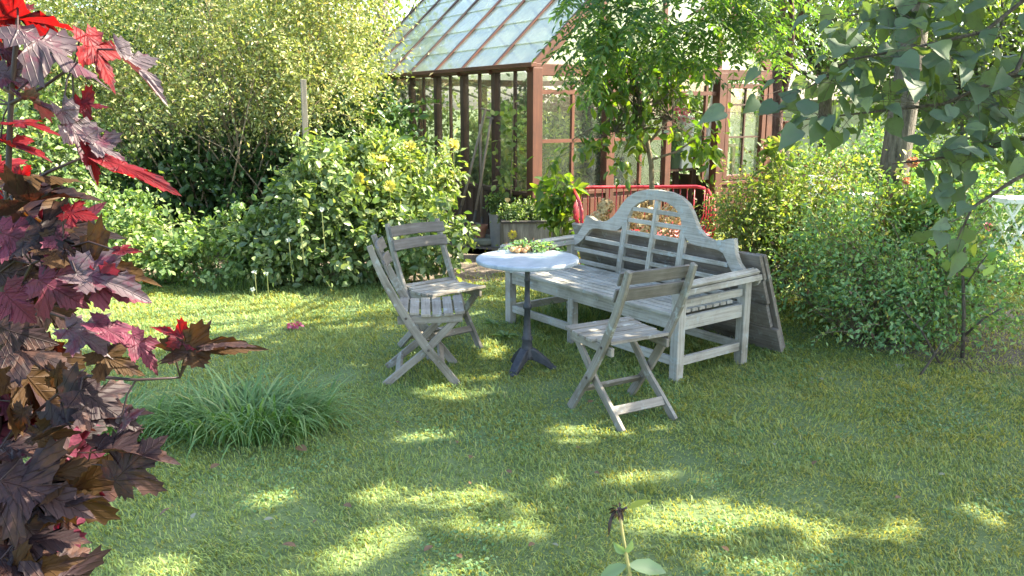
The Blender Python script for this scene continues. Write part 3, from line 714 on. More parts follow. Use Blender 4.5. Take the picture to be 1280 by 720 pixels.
# red metal spindle bench behind the wooden one
def redbench():
    y = 8.15; c = V(797, 250, y); o = empty('metal_bench', (c[0], y, 0), .06, 'red tubular metal bench with spindle back before the greenhouse', 'bench')
    hw, z1, zs = .66, .86, .43; m = MB()
    path = []
    for s in (-1, 1):
        arm = [(s*(hw-.03), -.50, zs), (s*(hw-.03), -.50, .60), (s*(hw-.03), -.485, .68), (s*(hw-.02), -.42, .755), (s*(hw-.01), -.30, .80), (s*hw, -.14, .84), (s*(hw-.015), -.06, .85), (s*(hw-.07), -.01, z1)]
        path += arm if s < 0 else arm[::-1]
    m.tube(path, .017, 8); m.build('top_rail', M['red'], o, True)
    m = MB()
    n = 17
    for i in range(n):
        x = -hw+.09+(2*hw-.18)*i/(n-1); m.tube([(x, -.0, z1-.01), (x, .0, .60), (x, -.02, .50), (x, -.09, zs+.01)], .0065, 6)
    for s in (-1, 1):
        for yy, zt in ((-.08, .845), (-.16, .83), (-.24, .815), (-.32, .79), (-.40, .76)):
            m.tube([(s*(hw-.01), yy, zt), (s*(hw-.01), yy, .58), (s*(hw-.05), yy, .47), (s*(hw-.1), yy, zs+.01)], .0065, 6)
    m.build('spindles', M['red'], o, True)
    m = MB(); m.tube([(-hw+.03, -.5, zs), (-hw+.03, -.09, zs), (hw-.03, -.09, zs), (hw-.03, -.5, zs), (-hw+.03, -.5, zs)], .014, 8)
    for i in range(9): m.tube([(-hw+.05, -.48+i*.047, zs+.01), (hw-.05, -.48+i*.047, zs+.01)], .008, 6)
    m.build('seat', M['red'], o, True)
    for sx in (-1, 1):
        for yy in (-.48, -.1): m = MB(); m.tube([(sx*(hw-.05), yy, zs), (sx*(hw-.03), yy, 0)], .015, 8); m.build('leg', M['red'], o, True)
redbench()

# trough, pots, slab, tools beside the greenhouse
def trough():
    c = V(668, 290, 8.85); x, y = c[0]+.02, 8.95
    o = empty('trough', (x, y, 0), .10, 'old streaked stone trough full of green herbs, left behind the bench', 'planter')
    hw, hd, h = .38, .20, .42; m = MB()
    m.box((0, -hd, h/2+.02), (2*hw, .035, h-.04)); m.box((0, hd, h/2+.02), (2*hw, .035, h-.04))
    for s in (-1, 1): m.box((s*(hw-.018), 0, h/2+.02), (.035, 2*hd-.036, h-.04))
    m.box((0, 0, .03), (2*hw-.05, 2*hd-.05, .03)); m.build('body', M['trough'], o, bevel=.006)
    m = MB()
    for sy in (-1, 1): m.box((0, sy*hd, h+.008), (2*hw+.05, .06, .025))
    for s in (-1, 1): m.box((s*(hw-.01), 0, h+.009), (.06, 2*hd-.062, .025))
    m.build('rim', plain('dark_iron_rim', (.03, .03, .027), .6, noise=(.07, .06, .05), scale=20), o, bevel=.004)
    m = MB(); m.tube([(.18, -hd-.02, .33), (.18, -hd-.05, .33), (.18, -hd-.055, .28), (.28, -hd-.055, .28), (.28, -hd-.05, .33), (.28, -hd-.02, .33)], .007, 6); m.build('handle', M['steel'], o)
    m = MB(); m.box((0, 0, h-.04), (2*hw-.075, 2*hd-.04, .02)); m.build('soil', M['soil'], o)
    for sx in (-1, 1):
        m = MB(); m.box((sx*.27, 0, .008), (.09, 2*hd-.04, .024)); m.build('foot', M['stone'], o)
    # herbs growing in it
    h_ = empty('trough_herbs', (x, y, h-.03), .1, 'bushy mixed green herbs growing in the stone trough', 'herbs')
    p, out, cc = crown([(0, 0, .10, .40, .19, .14), (.14, 0, .13, .22, .16, .16), (-.25, -.02, .07, .16, .17, .10)], 150, 28, .03, .5)
    p[:, 2] = np.where(p[:, 2] < .0, .01+rng.random(len(p))*.05, p[:, 2]); d, n = orient(out, .7, .5, .6, .0)
    leafcloud('leaves', p, d, n, .028+.02*rng.random(len(p)), .45, [M['l_herb'], M['l_vine']], h_, T_DIAMOND, (rng.random(len(p)) < .3).astype(int), ground=False)
    m = MB(); twigs(m, np.c_[rng.normal(size=12)*.15, rng.normal(size=12)*.05, np.zeros(12)], cc[:70], .003, .0015); m.build('stems', M['greenstem'], h_)
    # little yellow flowered weed hanging at the end
    q = empty('yellow_weed', (x-.26, y-.24, 0), 0, 'small plant with one yellow flower at the corner of the trough', 'plant')
    m = MB(); m.tube([(0, 0, 0), (.01, -.01, .16), (0, -.03, .29)], [.005, .004, .003], 6); m.build('stem', M['greenstem'], q)
    N = 40; a = rng.random(N)*6.28; pp = np.c_[.01*np.cos(a), -.03+.004*rng.normal(size=N), .30+.01*np.sin(a)]; dd = np.c_[np.cos(a), -.2+0*a, np.sin(a)]
    leafcloud('petals', pp, dd, np.tile([0, -1, .2], (N, 1))+rng.normal(size=(N, 3))*.3, .045, .45, M['f_yellow'], q, ground=False)
    N = 26; pp = np.c_[rng.normal(size=N)*.05, -.02+rng.normal(size=N)*.02, .04+rng.random(N)*.2]; d, n = orient(nrm(rng.normal(size=(N, 3))))
    leafcloud('leaves', pp, d, n, .06, .5, M['l_herb'], q)
trough()
def pots():
    s = U(600, 306, 0); o = empty('stone_slab', (s[0]+.05, s[1]+.05, 0), 0, 'low round mossy stone slab under the terracotta pot', 'stone')
    m = MB(); m.lathe([(.20, 0), (.225, .03), (.22, .075), (.20, .09)], n=22); m.build('slab', M['stone'], o, bevel=.008)
    o2 = empty('flower_pot', (s[0]+.0, s[1]+.02, .09), 0, 'small empty terracotta pot standing on the mossy stone slab', 'pot')
    m = MB(); m.lathe([(.062, 0), (.082, .105), (.095, .105), (.099, .15), (.086, .15), (.078, .09), (.055, .03)], n=24, cap=True); m.build('body', M['terra'], o2)
    o3 = empty('zinc_pot', (s[0]+.22, s[1]-.12, 0), 0, 'tall grey zinc pot between the terracotta pot and the trough', 'pot')
    m = MB(); m.lathe([(.085, 0), (.105, .38), (.112, .38), (.112, .40), (.098, .40), (.09, .33)], n=24); m.build('body', M['zinc'], o3)
    p, out, cc = crown([(0, 0, .50, .13, .12, .12)], 40, 14, .03); d, n = orient(out)
    q = empty('pot_herb', (s[0]+.22, s[1]-.12, 0), 0, 'leafy green plant growing in the tall zinc pot', 'plant')
    leafcloud('leaves', p, d, n, .05, .6, M['l_herb'], q); m = MB(); twigs(m, (0, 0, .33), cc, .003, .0015); m.build('stems', M['greenstem'], q)
    # tall climbing stem against the corner
    q = empty('climbing_plant', ghw(-.12, .35), 0, 'thin leafy climber on a cane by the greenhouse corner post', 'plant')
    m = MB(); m.tube([(0, 0, 0), (.02, 0, .8), (.05, .02, 1.75)], .007, 6); m.build('cane', M['pale_twig'], q)
    N = 150; z = .3+1.4*rng.random(N); pp = np.c_[rng.normal(size=N)*.10, rng.normal(size=N)*.08, z]; d, n = orient(nrm(rng.normal(size=(N, 3))))
    leafcloud('leaves', pp, d, n, .07+.03*rng.random(N), .7, M['l_rose'], q, T_OVAL)
pots()
def tools():
    top = ghw(-.06, .95, 1.62)
    def tool(name, bot, tp, label, head):
        bot = np.array(bot, float); tp = np.array(tp, float); a = nrm(tp-bot); Lh = np.linalg.norm(tp-bot)
        o = empty(name, bot, 0, label, 'tool')
        m = MB(); m.tube([a*.30, a*(Lh*.6), a*Lh], [.019, .016, .016], 8); m.build('shaft', M['ash'], o, True)
        side = nrm(np.cross(a, [0, 1, 0.3])); nn = nrm(np.cross(side, a)); m = MB()
        if head == 'spade':
            w = .095; P = []
            for u, ww in ((0, .8), (.12, 1), (.27, 1)): P += [a*u-side*w*ww, a*u+side*w*ww]
            vs = [p+nn*.003 for p in P]+[p-nn*.003 for p in P]
            m.add(vs, [(0, 1, 3, 2), (2, 3, 5, 4), (7, 6, 8, 9), (9, 8, 10, 11), (0, 6, 7, 1), (4, 5, 11, 10), (0, 2, 8, 6), (2, 4, 10, 8), (1, 7, 9, 3), (3, 9, 11, 5)])
            m.tube([a*.22, a*.45], [.022, .019], 8)
        elif head == 'fork':
            for s in (-.075, -.025, .025, .075): m.tube([a*0+side*s*.9, a*.10+side*s, a*.26+side*s], [.004, .007, .007], 6)
            m.bar(a*.26-side*.085, a*.26+side*.085, .02, .02, nn); m.tube([a*.26, a*.46], [.02, .018], 8)
        else:
            m.bar(a*.02-side*.16, a*.02+side*.16, .03, .02, nn); m.tube([a*.02, a*.34], [.014, .018], 8)
            for k in range(9): m.tube([a*.02+side*(-.15+k*.0375), a*-.005+side*(-.15+k*.0375)+nn*.06], .004, 5)
        m.build('head', M['steel'], o)
        if head != 'rake':
            q = MB(); q.tube([a*Lh-side*.06, a*Lh+side*.06], .014, 8); q.build('grip', M['ash'], o)
    tool('spade', U(566, 305)+[0, 0, .03], ghw(-.06, 1.02, 1.60), 'long handled spade leaning on the dark greenhouse side, leftmost of the tools', 'spade')
    tool('garden_fork', U(588, 308)+[0, 0, .03], ghw(-.06, .88, 1.50), 'dark garden fork leaning on the greenhouse beside the spade', 'fork')
    tool('garden_rake', U(603, 304)+[0, 0, .03], ghw(-.06, 1.16, 1.42), 'iron garden rake leaning behind the fork on the greenhouse', 'rake')
tools()

# things inside the greenhouse
def inside():
    c = ghw(3.25, .62); o = empty('potting_table', c, GH['r'], 'dark staging table inside the greenhouse behind the right window', 'table')
    m = MB(); m.box((0, 0, 1.10), (.85, .4, .04)); m.build('table_top', M['ghdark'], o)
    for sx in (-1, 1):
        for sy in (-1, 1): m = MB(); m.box((sx*.38, sy*.17, .54), (.05, .05, 1.08)); m.build('leg', M['ghdark'], o)
    w = ghw(3.22, .55); o = empty('window_box', (w[0], w[1], 1.12), GH['r'], 'green plant box behind the right greenhouse window', 'plant box')
    m = MB(); m.box((-.12, 0, .06), (.30, .14, .12)); m.build('body', M['darkgreen'], o)
    N = 160; p = rng.normal(size=(N, 3))*[.10, .05, .05]+[-.12, 0, .17]; d, n = orient(nrm(rng.normal(size=(N, 3)))); leafcloud('leaves', p, d, n, .05, .5, M['l_shade'], o, ground=False)
    w = ghw(3.45, .60); o = empty('hanging_basin', (w[0], w[1], 1.12), GH['r'], 'pale blue bowl on the staging behind the right window', 'bowl')
    m = MB(); m.lathe([(.05, 0), (.10, .07), (.12, .13), (.11, .13), (.04, .02)], n=20); m.build('body', plain('pale_blue_glaze', (.45, .58, .66), .3), o)
    w = ghw(3.06, .30); o = empty('curtain', (w[0], w[1], 0), GH['r'], 'white cloth hanging inside behind the right greenhouse window', 'curtain')
    m = MB(); n = 26; rows = [(2.0, .03), (1.6, .07), (1.25, .09), (1.2, .06), (.9, .10), (.66, .13)]
    vs = [(wd*(2*i/n-1)+.02*math.sin(z*4), .022*math.sin(i*1.35), z) for z, wd in rows for i in range(n+1)]
    m.add(vs, [(r*(n+1)+i, r*(n+1)+i+1, (r+1)*(n+1)+i+1, (r+1)*(n+1)+i) for r in range(len(rows)-1) for i in range(n)])
    cu = m.build('cloth', M['cloth'], o, True); sm = cu.modifiers.new('thick', 'SOLIDIFY'); sm.thickness = .004
    w = ghw(2.55, .5); o = empty('pink_geranium', (w[0], w[1], 0), 0, 'pink flowering pot plant inside the greenhouse behind the citrus tree', 'plant')
    p, out, cc = crown([(-.1, 0, 1.5, .33, .2, .2)], 40, 7, .04); d, n = orient(out); leafcloud('flowers', p, d, n, .05, .8, M['f_pink'], o)
    p, out, cc = crown([(-.1, 0, 1.25, .4, .22, .28)], 80, 9, .05); d, n = orient(out); leafcloud('leaves', p, d, n, .07, .7, M['l_shade'], o, T_OVAL)
    m = MB(); m.lathe([(.09, .82), (.13, 1.02), (.14, 1.02), (.14, 1.06), (.12, 1.06)], n=20); m.build('pot', M['darkgreen'], o)
    m = MB(); twigs(m, (-.05, 0, 1.0), cc[:30], .006, .003); m.build('stems', M['greenstem'], o)
    w = ghw(2.5, .62); o = empty('plant_stand', (w[0], w[1], 0), GH['r'], 'dark plant stand carrying the pink geranium inside the greenhouse', 'stand')
    m = MB(); m.box((0, 0, .80), (.9, .42, .035)); m.build('shelf', M['ghdark'], o)
    for sx in (-1, 1):
        for sy in (-1, 1): m = MB(); m.box((sx*.4, sy*.17, .39), (.05, .05, .78)); m.build('leg', M['ghdark'], o)
    w = ghw(2.72, .45); o = empty('dial_scale', (w[0], w[1], .8175), GH['r'], 'white box with a round grey dial inside the greenhouse', 'scale')
    m = MB(); m.box((0, 0, .35), (.20, .12, .70)); m.build('body', M['white'], o, bevel=.01)
    m = MB(); m.tube([(0, -.061, .50), (0, -.07, .50)], .055, 24); m.build('dial', M['zinc'], o)
    w = ghw(.75, .8); o = empty('tomato_plant', (w[0], w[1], 0), 0, 'tall leafy green plant inside behind the left gable panes', 'plant')
    p, out, cc = crown([(0, 0, .9, .45, .4, .7)], 120, 12, .06); d, n = orient(out); leafcloud('leaves', p, d, n, .09, .6, M['l_rose'], o)
    m = MB(); twigs(m, (0, 0, 0), cc[:40], .008, .003); m.build('stems', M['greenstem'], o)
    for x, y, h, mt, lab in ((.9, 2.6, 1.5, 'l_shade', 'leafy vine added to darken the middle of the greenhouse interior'), (2.2, 2.4, 1.7, 'l_ivy', 'dark bushy plant added to darken the depth of the greenhouse'), (3.1, 1.7, 1.7, 'l_ivy', 'broad leafy plant added to darken the view in the right greenhouse window'), (2.6, 4.6, 1.8, 'l_ivy', 'tall plants added to darken the far end of the greenhouse')):
        w = ghw(x, y); o = empty('darkening_plant', (w[0], w[1], 0), 0, lab, 'plant')  # plants added to darken the view through the panes
        p, out, cc = crown([(0, 0, h*.55, .5, .45, h*.5), (.2, 0, h*.8, .4, .4, h*.3)], 210, 14, .08); d, n = orient(out); leafcloud('leaves', p, d, n, .10, .6, M[mt], o, T_OVAL)
        m = MB(); twigs(m, (0, 0, 0), cc[:40], .009, .003); m.build('stems', M['twig'], o)
    w = ghw(1.6, .7); o = empty('potted_fig', (w[0], w[1], 0), 0, 'dark leafy pot plant inside the middle of the greenhouse', 'plant')
    p, out, cc = crown([(0, 0, 1.0, .4, .3, .5)], 90, 10, .06); d, n = orient(out); leafcloud('leaves', p, d, n, .10, .6, M['l_ivy'], o, T_OVAL)
    m = MB(); m.lathe([(.12, 0), (.17, .30), (.18, .30), (.18, .34), (.15, .34)], n=20); m.build('pot', M['terra'], o)
    m = MB(); twigs(m, (0, 0, .3), cc[:30], .008, .003); m.build('stems', M['twig'], o)
inside()

# ------------------------------------------------------------------ shrubs and trees
def shrub(name, label, cat, base, ells, ncl, per, spread, size, wr, mats, frac=None, tmpl=T_DIAMOND, twig='twig', ntw=70, tr=(.010, .003), up=.8, droop=.3, shell=.5, group=None, avoid_gh=False, flat=1., shoots=45):
    """ells relative to base"""
    base = np.array(base, float); o = empty(name, base, 0, label, cat, group)
    p, out, cc = crown(ells, ncl, per, spread, shell, flat); d, n = orient(out, up, .5, .6, droop)
    if avoid_gh:
        lx, ly = ghl(p+base); ok = ~((lx > -.18) & (lx < GH['W']+.15) & (ly > -.15) & (ly < GH['L']+.2)); p, d, n = p[ok], d[ok], n[ok]
        lx, ly = ghl(cc+base); cc = cc[~((lx > -.25) & (lx < GH['W']+.2) & (ly > -.2) & (ly < GH['L']+.3))]
    N = len(p); mats = mats if isinstance(mats, list) else [mats]
    mi = None if len(mats) == 1 else rng.choice(len(mats), N, p=frac)
    L = size*(.45+1.05*rng.random(N))
    # long shoots leaving the outline, leaves set along them
    ms = MB(); SP, SD, SN = [], [], []; span = float(np.mean(np.array(ells)[:, 3:]))
    for c in cc[rng.permutation(len(cc))[:shoots]]:
        e = min(ells, key=lambda q: np.sum(((c-np.array(q[:3]))/np.array(q[3:]))**2)); w = nrm(c-np.array(e[:3])+rng.normal(size=3)*.15*span)
        a = np.array(e[:3])+w*np.array(e[3:])*.85; v = nrm(w+rng.normal(size=3)*.35+[0, 0, .45]); ln = span*(.25+.55*rng.random())
        pts = [a+v*ln*u-np.array([0, 0, .35*ln*u*u]) for u in np.linspace(0, 1, 6)]
        if min(q[2] for q in pts) < .05: continue
        ms.tube(pts, np.linspace(.0035, .0012, 6), 3, cap=False)
        for u in np.linspace(.15, 1, max(6, int(ln/size*2.2))):
            q = a+v*ln*u-np.array([0, 0, .35*ln*u*u]); SP.append(q); sd = rng.normal(size=3)*.8; SD.append(v*.5+sd); SN.append(np.array([0, 0, .9])+rng.normal(size=3)*.5)
    if SP and not avoid_gh or (SP and shoots):
        SP = np.array(SP); SD = np.array(SD); SN = np.array(SN)
        if avoid_gh: lx, ly = ghl(SP+base); ok = ~((lx > -.18) & (lx < GH['W']+.15) & (ly > -.15) & (ly < GH['L']+.2)); SP, SD, SN = SP[ok], SD[ok], SN[ok]
        p = np.r_[p, SP]; d = np.r_[d, SD]; n = np.r_[n, SN]; L = np.r_[L, size*(.5+.7*rng.random(len(SP)))]
        if mi is not None: mi = np.r_[mi, rng.choice(len(mats), len(SP), p=frac)]
        ms.build('shoots', M[twig], o)
    leafcloud('foliage', p, d, n, L, wr, mats, o, tmpl, mi)
    e0 = np.array(ells)[:, :2]; bs = np.c_[rng.choice(e0[:, 0], 10)*.55+rng.normal(size=10)*.06, rng.choice(e0[:, 1], 10)*.55+rng.normal(size=10)*.06, np.zeros(10)]
    m = MB(); cc = cc[cc[:, 2] > .12]; twigs(m, bs, cc[rng.permutation(len(cc))[:ntw]], *tr); m.build('branches', M[twig], o)
    return o
def flowers(parent_label, name, cat, pts, mat, r, petals, group=None, stem=.0, base=None):
    """single flower heads on stems of one plant"""
    pass

# the tall arching shrub, back left
shrub('arching_shrub', 'tall arching shrub of tiny yellow-green leaves filling the upper left', 'shrub', (-3.2, 9.6, 0),
      [(-.2, 0, 2.35, 2.0, 1.1, 1.1), (.95, -.1, 2.1, 1.1, .9, .95), (-1.8, -.3, 2.2, 1.3, 1, 1.0), (.2, .2, 3.2, 2.2, 1.2, .9), (1.2, .2, 2.8, .75, .7, .65), (-1.2, -.7, 1.9, .9, .6, .6), (.3, -.75, 1.75, .9, .5, .5), (1.1, -.5, 1.7, .7, .5, .5), (-.5, -.9, 1.6, .6, .4, .4)],
      1000, 58, .12, .046, .5, [M['l_spirea']], None, T_DIAMOND, 'pale_twig', 90, (.011, .003), droop=.1, shell=.42, avoid_gh=True)
shrub('hollow_fill_shrub', 'dark evergreen shrub added to fill the shaded hollow below the arching shrub', 'shrub', (-2.6, 9.3, 0),
      [(0, 0, .7, 1.5, .5, .8), (-1.1, -.1, .7, .9, .5, .75), (.9, .2, 1.1, .7, .5, .8)], 360, 36, .10, .085, .55, [M['l_ivy']], None, T_OVAL, 'twig', 50, avoid_gh=True)  # dark leaves added where the hollow lies in shade
shrub('pale_leaf_shrub', 'light green broad leaved shrub behind the red maple', 'shrub', (-4.7, 8.4, 0),
      [(0, 0, .9, .8, .6, .9), (.5, -.1, .7, .6, .5, .7), (-.7, .2, 1.2, .9, .7, 1.1)], 260, 36, .10, .06, .6, [M['l_herb'], M['l_vine']], [.6, .4], T_DIAMOND)
shrub('ground_elder', 'low bank of light green ground elder at the lawn edge', 'herbs', (-3.0, 7.55, 0),
      [(0, 0, .26, 1.0, .5, .31), (-.7, .1, .42, .6, .5, .42), (.5, .2, .35, .45, .4, .36), (-1.6, 0, .3, .8, .5, .36)], 330, 38, .065, .052, .65, [M['l_herb']], None, T_OVAL, 'greenstem', 60, (.005, .002), up=1.2, droop=.05, flat=.6)
vine = shrub('climbing_vine', 'bushy vine of pale pointed leaves heaped over a grey stake', 'vine', (-1.75, 7.5, 0),
      [(0, 0, .5, .62, .42, .55), (-.02, .05, .95, .36, .3, .42), (.75, .05, .45, .62, .4, .50), (-.45, -.02, .3, .4, .35, .33)], 300, 38, .055, .066, .6, [M['l_vine'], M['l_herb']], [.8, .2], T_OVAL, 'greenstem', 70, (.006, .002), up=.7, droop=.45, avoid_gh=True)
sunf = shrub('perennial_sunflower', 'leafy bush with round yellow flowers beside the greenhouse', 'flowering bush', (-1.12, 8.1, 0),
      [(-.08, 0, .75, .52, .42, .62), (.28, .15, .95, .34, .36, .40), (-.2, -.1, 1.05, .4, .35, .35), (-.12, -.3, .45, .5, .3, .45)], 300, 34, .06, .064, .5, [M['l_rose'], M['l_vine']], [.6, .4], T_DIAMOND, 'greenstem', 60, (.006, .002), up=.7, droop=.3, avoid_gh=True)
def heads(parent, wpts, mat, r, npet, twig=True, centre=None):
    bx = np.array(parent.location)
    for w in wpts:
        w = np.array(w)-bx; f = nrm(np.array([.1, -.75, .55])+rng.normal(size=3)*.25)
        u = nrm(np.cross(f, [0, 0, 1])); v = np.cross(f, u); a = rng.random(npet)*6.283; l = rng.random(npet)
        d = np.cos(a)[:, None]*u+np.sin(a)[:, None]*v+f*(.9*l-.15)[:, None]; p = w+nrm(d)*r*.12
        fl = leafcloud('flower', p, d, f+rng.normal(size=(npet, 3))*.25, r*(.75+.35*rng.random(npet)), .45, mat, parent, ground=False)
        m = MB(); m.tube([w-f*.01, w-[0, -.02, .16], w-[0, -.06, .38]], [.004, .004, .004], 5); m.build('flower_stem', M['greenstem'], parent)
heads(sunf, [V(512, 183, 7.72), V(487, 233, 7.35), V(450, 224, 7.35), V(567, 181, 7.8), V(478, 200, 7.6)], M['f_yellow'], .056, 70)
heads(vine, [V(372, 168, 7.35), V(361, 300, 7.0), V(318, 340, 6.9), V(333, 342, 6.9), V(316, 362, 6.85), V(402, 262, 7.0), V(375, 276, 7.0)], M['f_white'], .024, 18)
def stake():
    c = V(380, 172, 7.65); o = empty('wooden_stake', (c[0], 7.65, 0), .3, 'square grey wooden stake standing up out of the vine', 'stake')
    m = MB(); m.bar((0, 0, 0), (.02, .0, 1.88), .052, .052); m.build('post', M['stake'], o, bevel=.004)
stake()

# daylily clump and its neighbours
def blades(name, label, cat, c, n, spread, L, w, mat='l_blade', arch=1.0, group=None):
    o = empty(name, (c[0], c[1], 0), 0, label, cat, group); k = 6
    a = rng.random(n)*6.283; r = np.sqrt(rng.random(n)); b = np.c_[np.cos(a)*r*spread[0], np.sin(a)*r*spread[1], np.zeros(n)]
    az = a+rng.normal(size=n)*.9; l = L*(.55+.6*rng.random(n)); el = 1.45-.55*r*rng.random(n)-.25*rng.random(n); cur = arch*(.9+1.5*rng.random(n))
    ww = w*(.6+.7*rng.random(n)); hd = np.c_[np.cos(az), np.sin(az)]; p = b.copy(); rows = []; side = np.c_[-hd[:, 1], hd[:, 0], 0*az]
    for i in range(k):
        u = i/(k-1); f = (1-u**2.2)*.95+.05; rows.append((p-side*(ww*f/2)[:, None], p+side*(ww*f/2)[:, None]))
        an = el-cur*u**1.3; st = l/(k-1); p = p+np.c_[hd*(np.cos(an)*st)[:, None], np.sin(an)*st]; p[:, 2] = np.maximum(p[:, 2], .008+.01*u)
    V3 = np.stack([x for r_ in rows for x in r_], 1); off = np.arange(n)[:, None]*(2*k)
    q = np.array([[2*i, 2*i+1, 2*i+3, 2*i+2] for i in range(k-1)]).ravel(); flat = (off+q).ravel()
    mesh_np('blades', V3.reshape(-1, 3), flat, np.full(n*(k-1), 4), M[mat], o, smooth=True); return o
g1 = U(300, 550); blades('daylily_clump', 'big tussock of arching daylily leaves in the lawn behind the maple', 'plant', (g1[0], g1[1]+.12), 820, (.42, .22), .40, .011, arch=1.35)
g2 = U(120, 560); blades('daylily_clump', 'smaller tussock of blade leaves half hidden behind the maple leaves', 'plant', (g2[0]-.05, g2[1]+.15), 260, (.3, .2), .34, .011)
g3 = U(292, 366); blades('grass_tuft', 'tuft of tall grass at the foot of the vine', 'grass', (g3[0], g3[1]+.1), 240, (.28, .12), .24, .006, 'l_herb', .7)
g4 = U(672, 410); blades('long_grass', 'long uncut grass growing under the wooden bench', 'grass', (g4[0]+.28, g4[1]+.22), 420, (.42, .30), .24, .007, 'l_herb', .9)
def rosette(px, py, r, label, n=16):
    c = U(px, py); o = empty('dandelion', (c[0], c[1], 0), 0, label, 'weed'); a = rng.random(n)*6.283
    d = np.c_[np.cos(a), np.sin(a), .15+.4*rng.random(n)]; leafcloud('leaves', np.tile([0, 0, .012], (n, 1)), d, np.tile([0, 0, 1.], (n, 1)), r*(.7+.5*rng.random(n)), .28, M['l_herb'], o, T_OVAL, ground=False)
rosette(632, 424, .11, 'dandelion rosette in the grass left of the table foot'); rosette(618, 408, .09, 'small dandelion rosette near the left bench leg')

# --- lemon tree behind the bench
def lemon():
    y = 7.3; c = V(815, 240, y); B = np.array([c[0], y, 0]); o = empty('citrus_tree', B, 0, 'small citrus tree with glossy backlit leaves behind the bench arch', 'tree')
    S = lambda px, py, dy=0.: V(px, py, y+dy)-B
    m = MB(); tr = [(0, 0, .30), S(815, 240), S(814, 205), S(808, 170), S(800, 140)]
    m.tube(tr, [.030, .024, .022, .020, .016], 10)
    for q in ([S(813, 195), S(790, 160, -.05), S(770, 120, -.1), S(745, 90, -.1)], [S(810, 180), S(835, 150, .05), S(850, 120, .1)], [S(800, 140), S(795, 100), S(800, 60)], [S(813, 200), S(845, 190, -.1), S(875, 170, -.15), S(880, 150, -.15)],
              [S(808, 170), S(775, 165, .1), S(740, 160, .12), S(715, 175, .1)]): m.tube(q, np.linspace(.013, .005, len(q)), 6)
    m.build('trunk', M['pale_twig'], o, True)
    E = []
    for px, py, dy, rx, rz in ((790, 100, 0, .36, .30), (752, 120, -.05, .20, .24), (840, 130, .1, .22, .22), (742, 175, .1, .16, .14), (800, 165, .05, .25, .20), (703, 208, .1, .12, .11), (775, 60, 0, .34, .25), (875, 180, -.15, .16, .20), (850, 80, 0, .3, .22), (770, 215, .05, .12, .08), (845, 215, .0, .10, .08)):
        q = S(px, py, dy); E.append((*q, rx*1.0, rx*.8, rz))
    p, out, cc = crown(E, 118, 9, .06, .5); d, n = orient(out, .6, .5, .6, .75)
    N = len(p); leafcloud('foliage', p, d, n, .085+.045*rng.random(N), .46, M['l_lemon'], o, T_OVAL, ground=False)
    m = MB(); twigs(m, np.array([S(800, 140), S(790, 160), S(840, 150), S(770, 165), S(795, 100)]), cc[:110], .004, .002); m.build('branches', M['twig'], o)
    for px, py, dy in ((818, 108, -.2), (848, 171, -.15), (782, 207, -.1)):
        q = S(px, py, dy); m = MB(); m.ball(q, .032, 12, 8, (1, 1, 1.25)); m.build('fruit', plain('green_lemon_skin', (.13, .19, .035), .4, noise=(.24, .26, .05), scale=20, bs=.1), o, True)
    t = empty('citrus_tub', B, 0, 'clay tub holding the citrus tree behind the bench', 'pot')
    m = MB(); m.lathe([(.17, 0), (.22, .28), (.24, .28), (.245, .34), (.215, .34), (.205, .30)], n=26); m.build('body', M['terra'], t)
lemon()
# dried hydrangea seen through the lattice back
hy = shrub('dried_hydrangea', 'hydrangea with dry cream flower heads seen through the bench lattice', 'shrub', (V(800, 270, 6.75)[0], 6.85, 0),
      [(0, .12, .30, .52, .2, .26)], 90, 12, .05, .07, .6, [M['l_shade']], None, T_OVAL, 'twig', 30, (.006, .003), shoots=0)
def hydr():
    b = np.array(hy.location)
    for px, py, r in ((757, 258, .07), (750, 275, .09), (788, 266, .11), (806, 268, .10), (800, 288, .11), (838, 270, .11), (850, 288, .11), (775, 288, .11), (825, 292, .11), (798, 252, .08)):
        w = V(px, py, 6.62+.1*random.random())-b; n = 240; u = nrm(rng.normal(size=(n, 3))); p = w+u*r*(.7+.3*rng.random(n))[:, None]
        leafcloud('flower_head', p, np.cross(u, rng.normal(size=(n, 3))), u, .028, .9, M['l_dry'] if px < 840 else M['f_orange'], hy, ground=False)
hydr()
shrub('hosta_plant', 'broad green leaves beside the herb trough and citrus tree', 'plant', (V(700, 225, 8.0)[0]-.02, 8.05, 0), [(.02, 0, .78, .19, .16, .16), (.05, 0, .45, .10, .10, .2)], 24, 6, .06, .12, .5, [M['l_lemon']], None, T_OVAL, 'greenstem', 25, (.006, .003), droop=.9)

# --- rowan with twin red-brown stems and pinnate leaves overhanging
def pinnate(parent, tips, nleaf=(9, 13)):
    P, Dd, Nn, Ls = [], [], [], []; m = MB()
    for (p, d, L) in tips:
        d = nrm(d); side = nrm(np.cross(d, [0, 0, 1])+rng.normal(size=3)*.2); up = np.cross(side, d)
        k = random.randint(*nleaf)//2; pts = []
        for i in range(k+2):
            u = (i+.6)/(k+1.6); q = p+d*L*u-np.array([0, 0, .35*L*u*u]); pts.append(q)
            if i == k+1: P.append(q); Dd.append(d-[0, 0, .6]); Nn.append(up); Ls.append(L*.26); break
            for s in (-1, 1): P.append(q); Dd.append(side*s+d*.5-[0, 0, .35]); Nn.append(up+rng.normal(size=3)*.25); Ls.append(L*(.24+.06*random.random()))
        m.tube([p]+pts, .0016, 3, cap=False)
    leafcloud('foliage', np.array(P), np.array(Dd), np.array(Nn), np.array(Ls), .36, M['l_pinnate'], parent, T_DIAMOND, ground=False)
    m.build('leaf_stalks', M['greenstem'], parent)
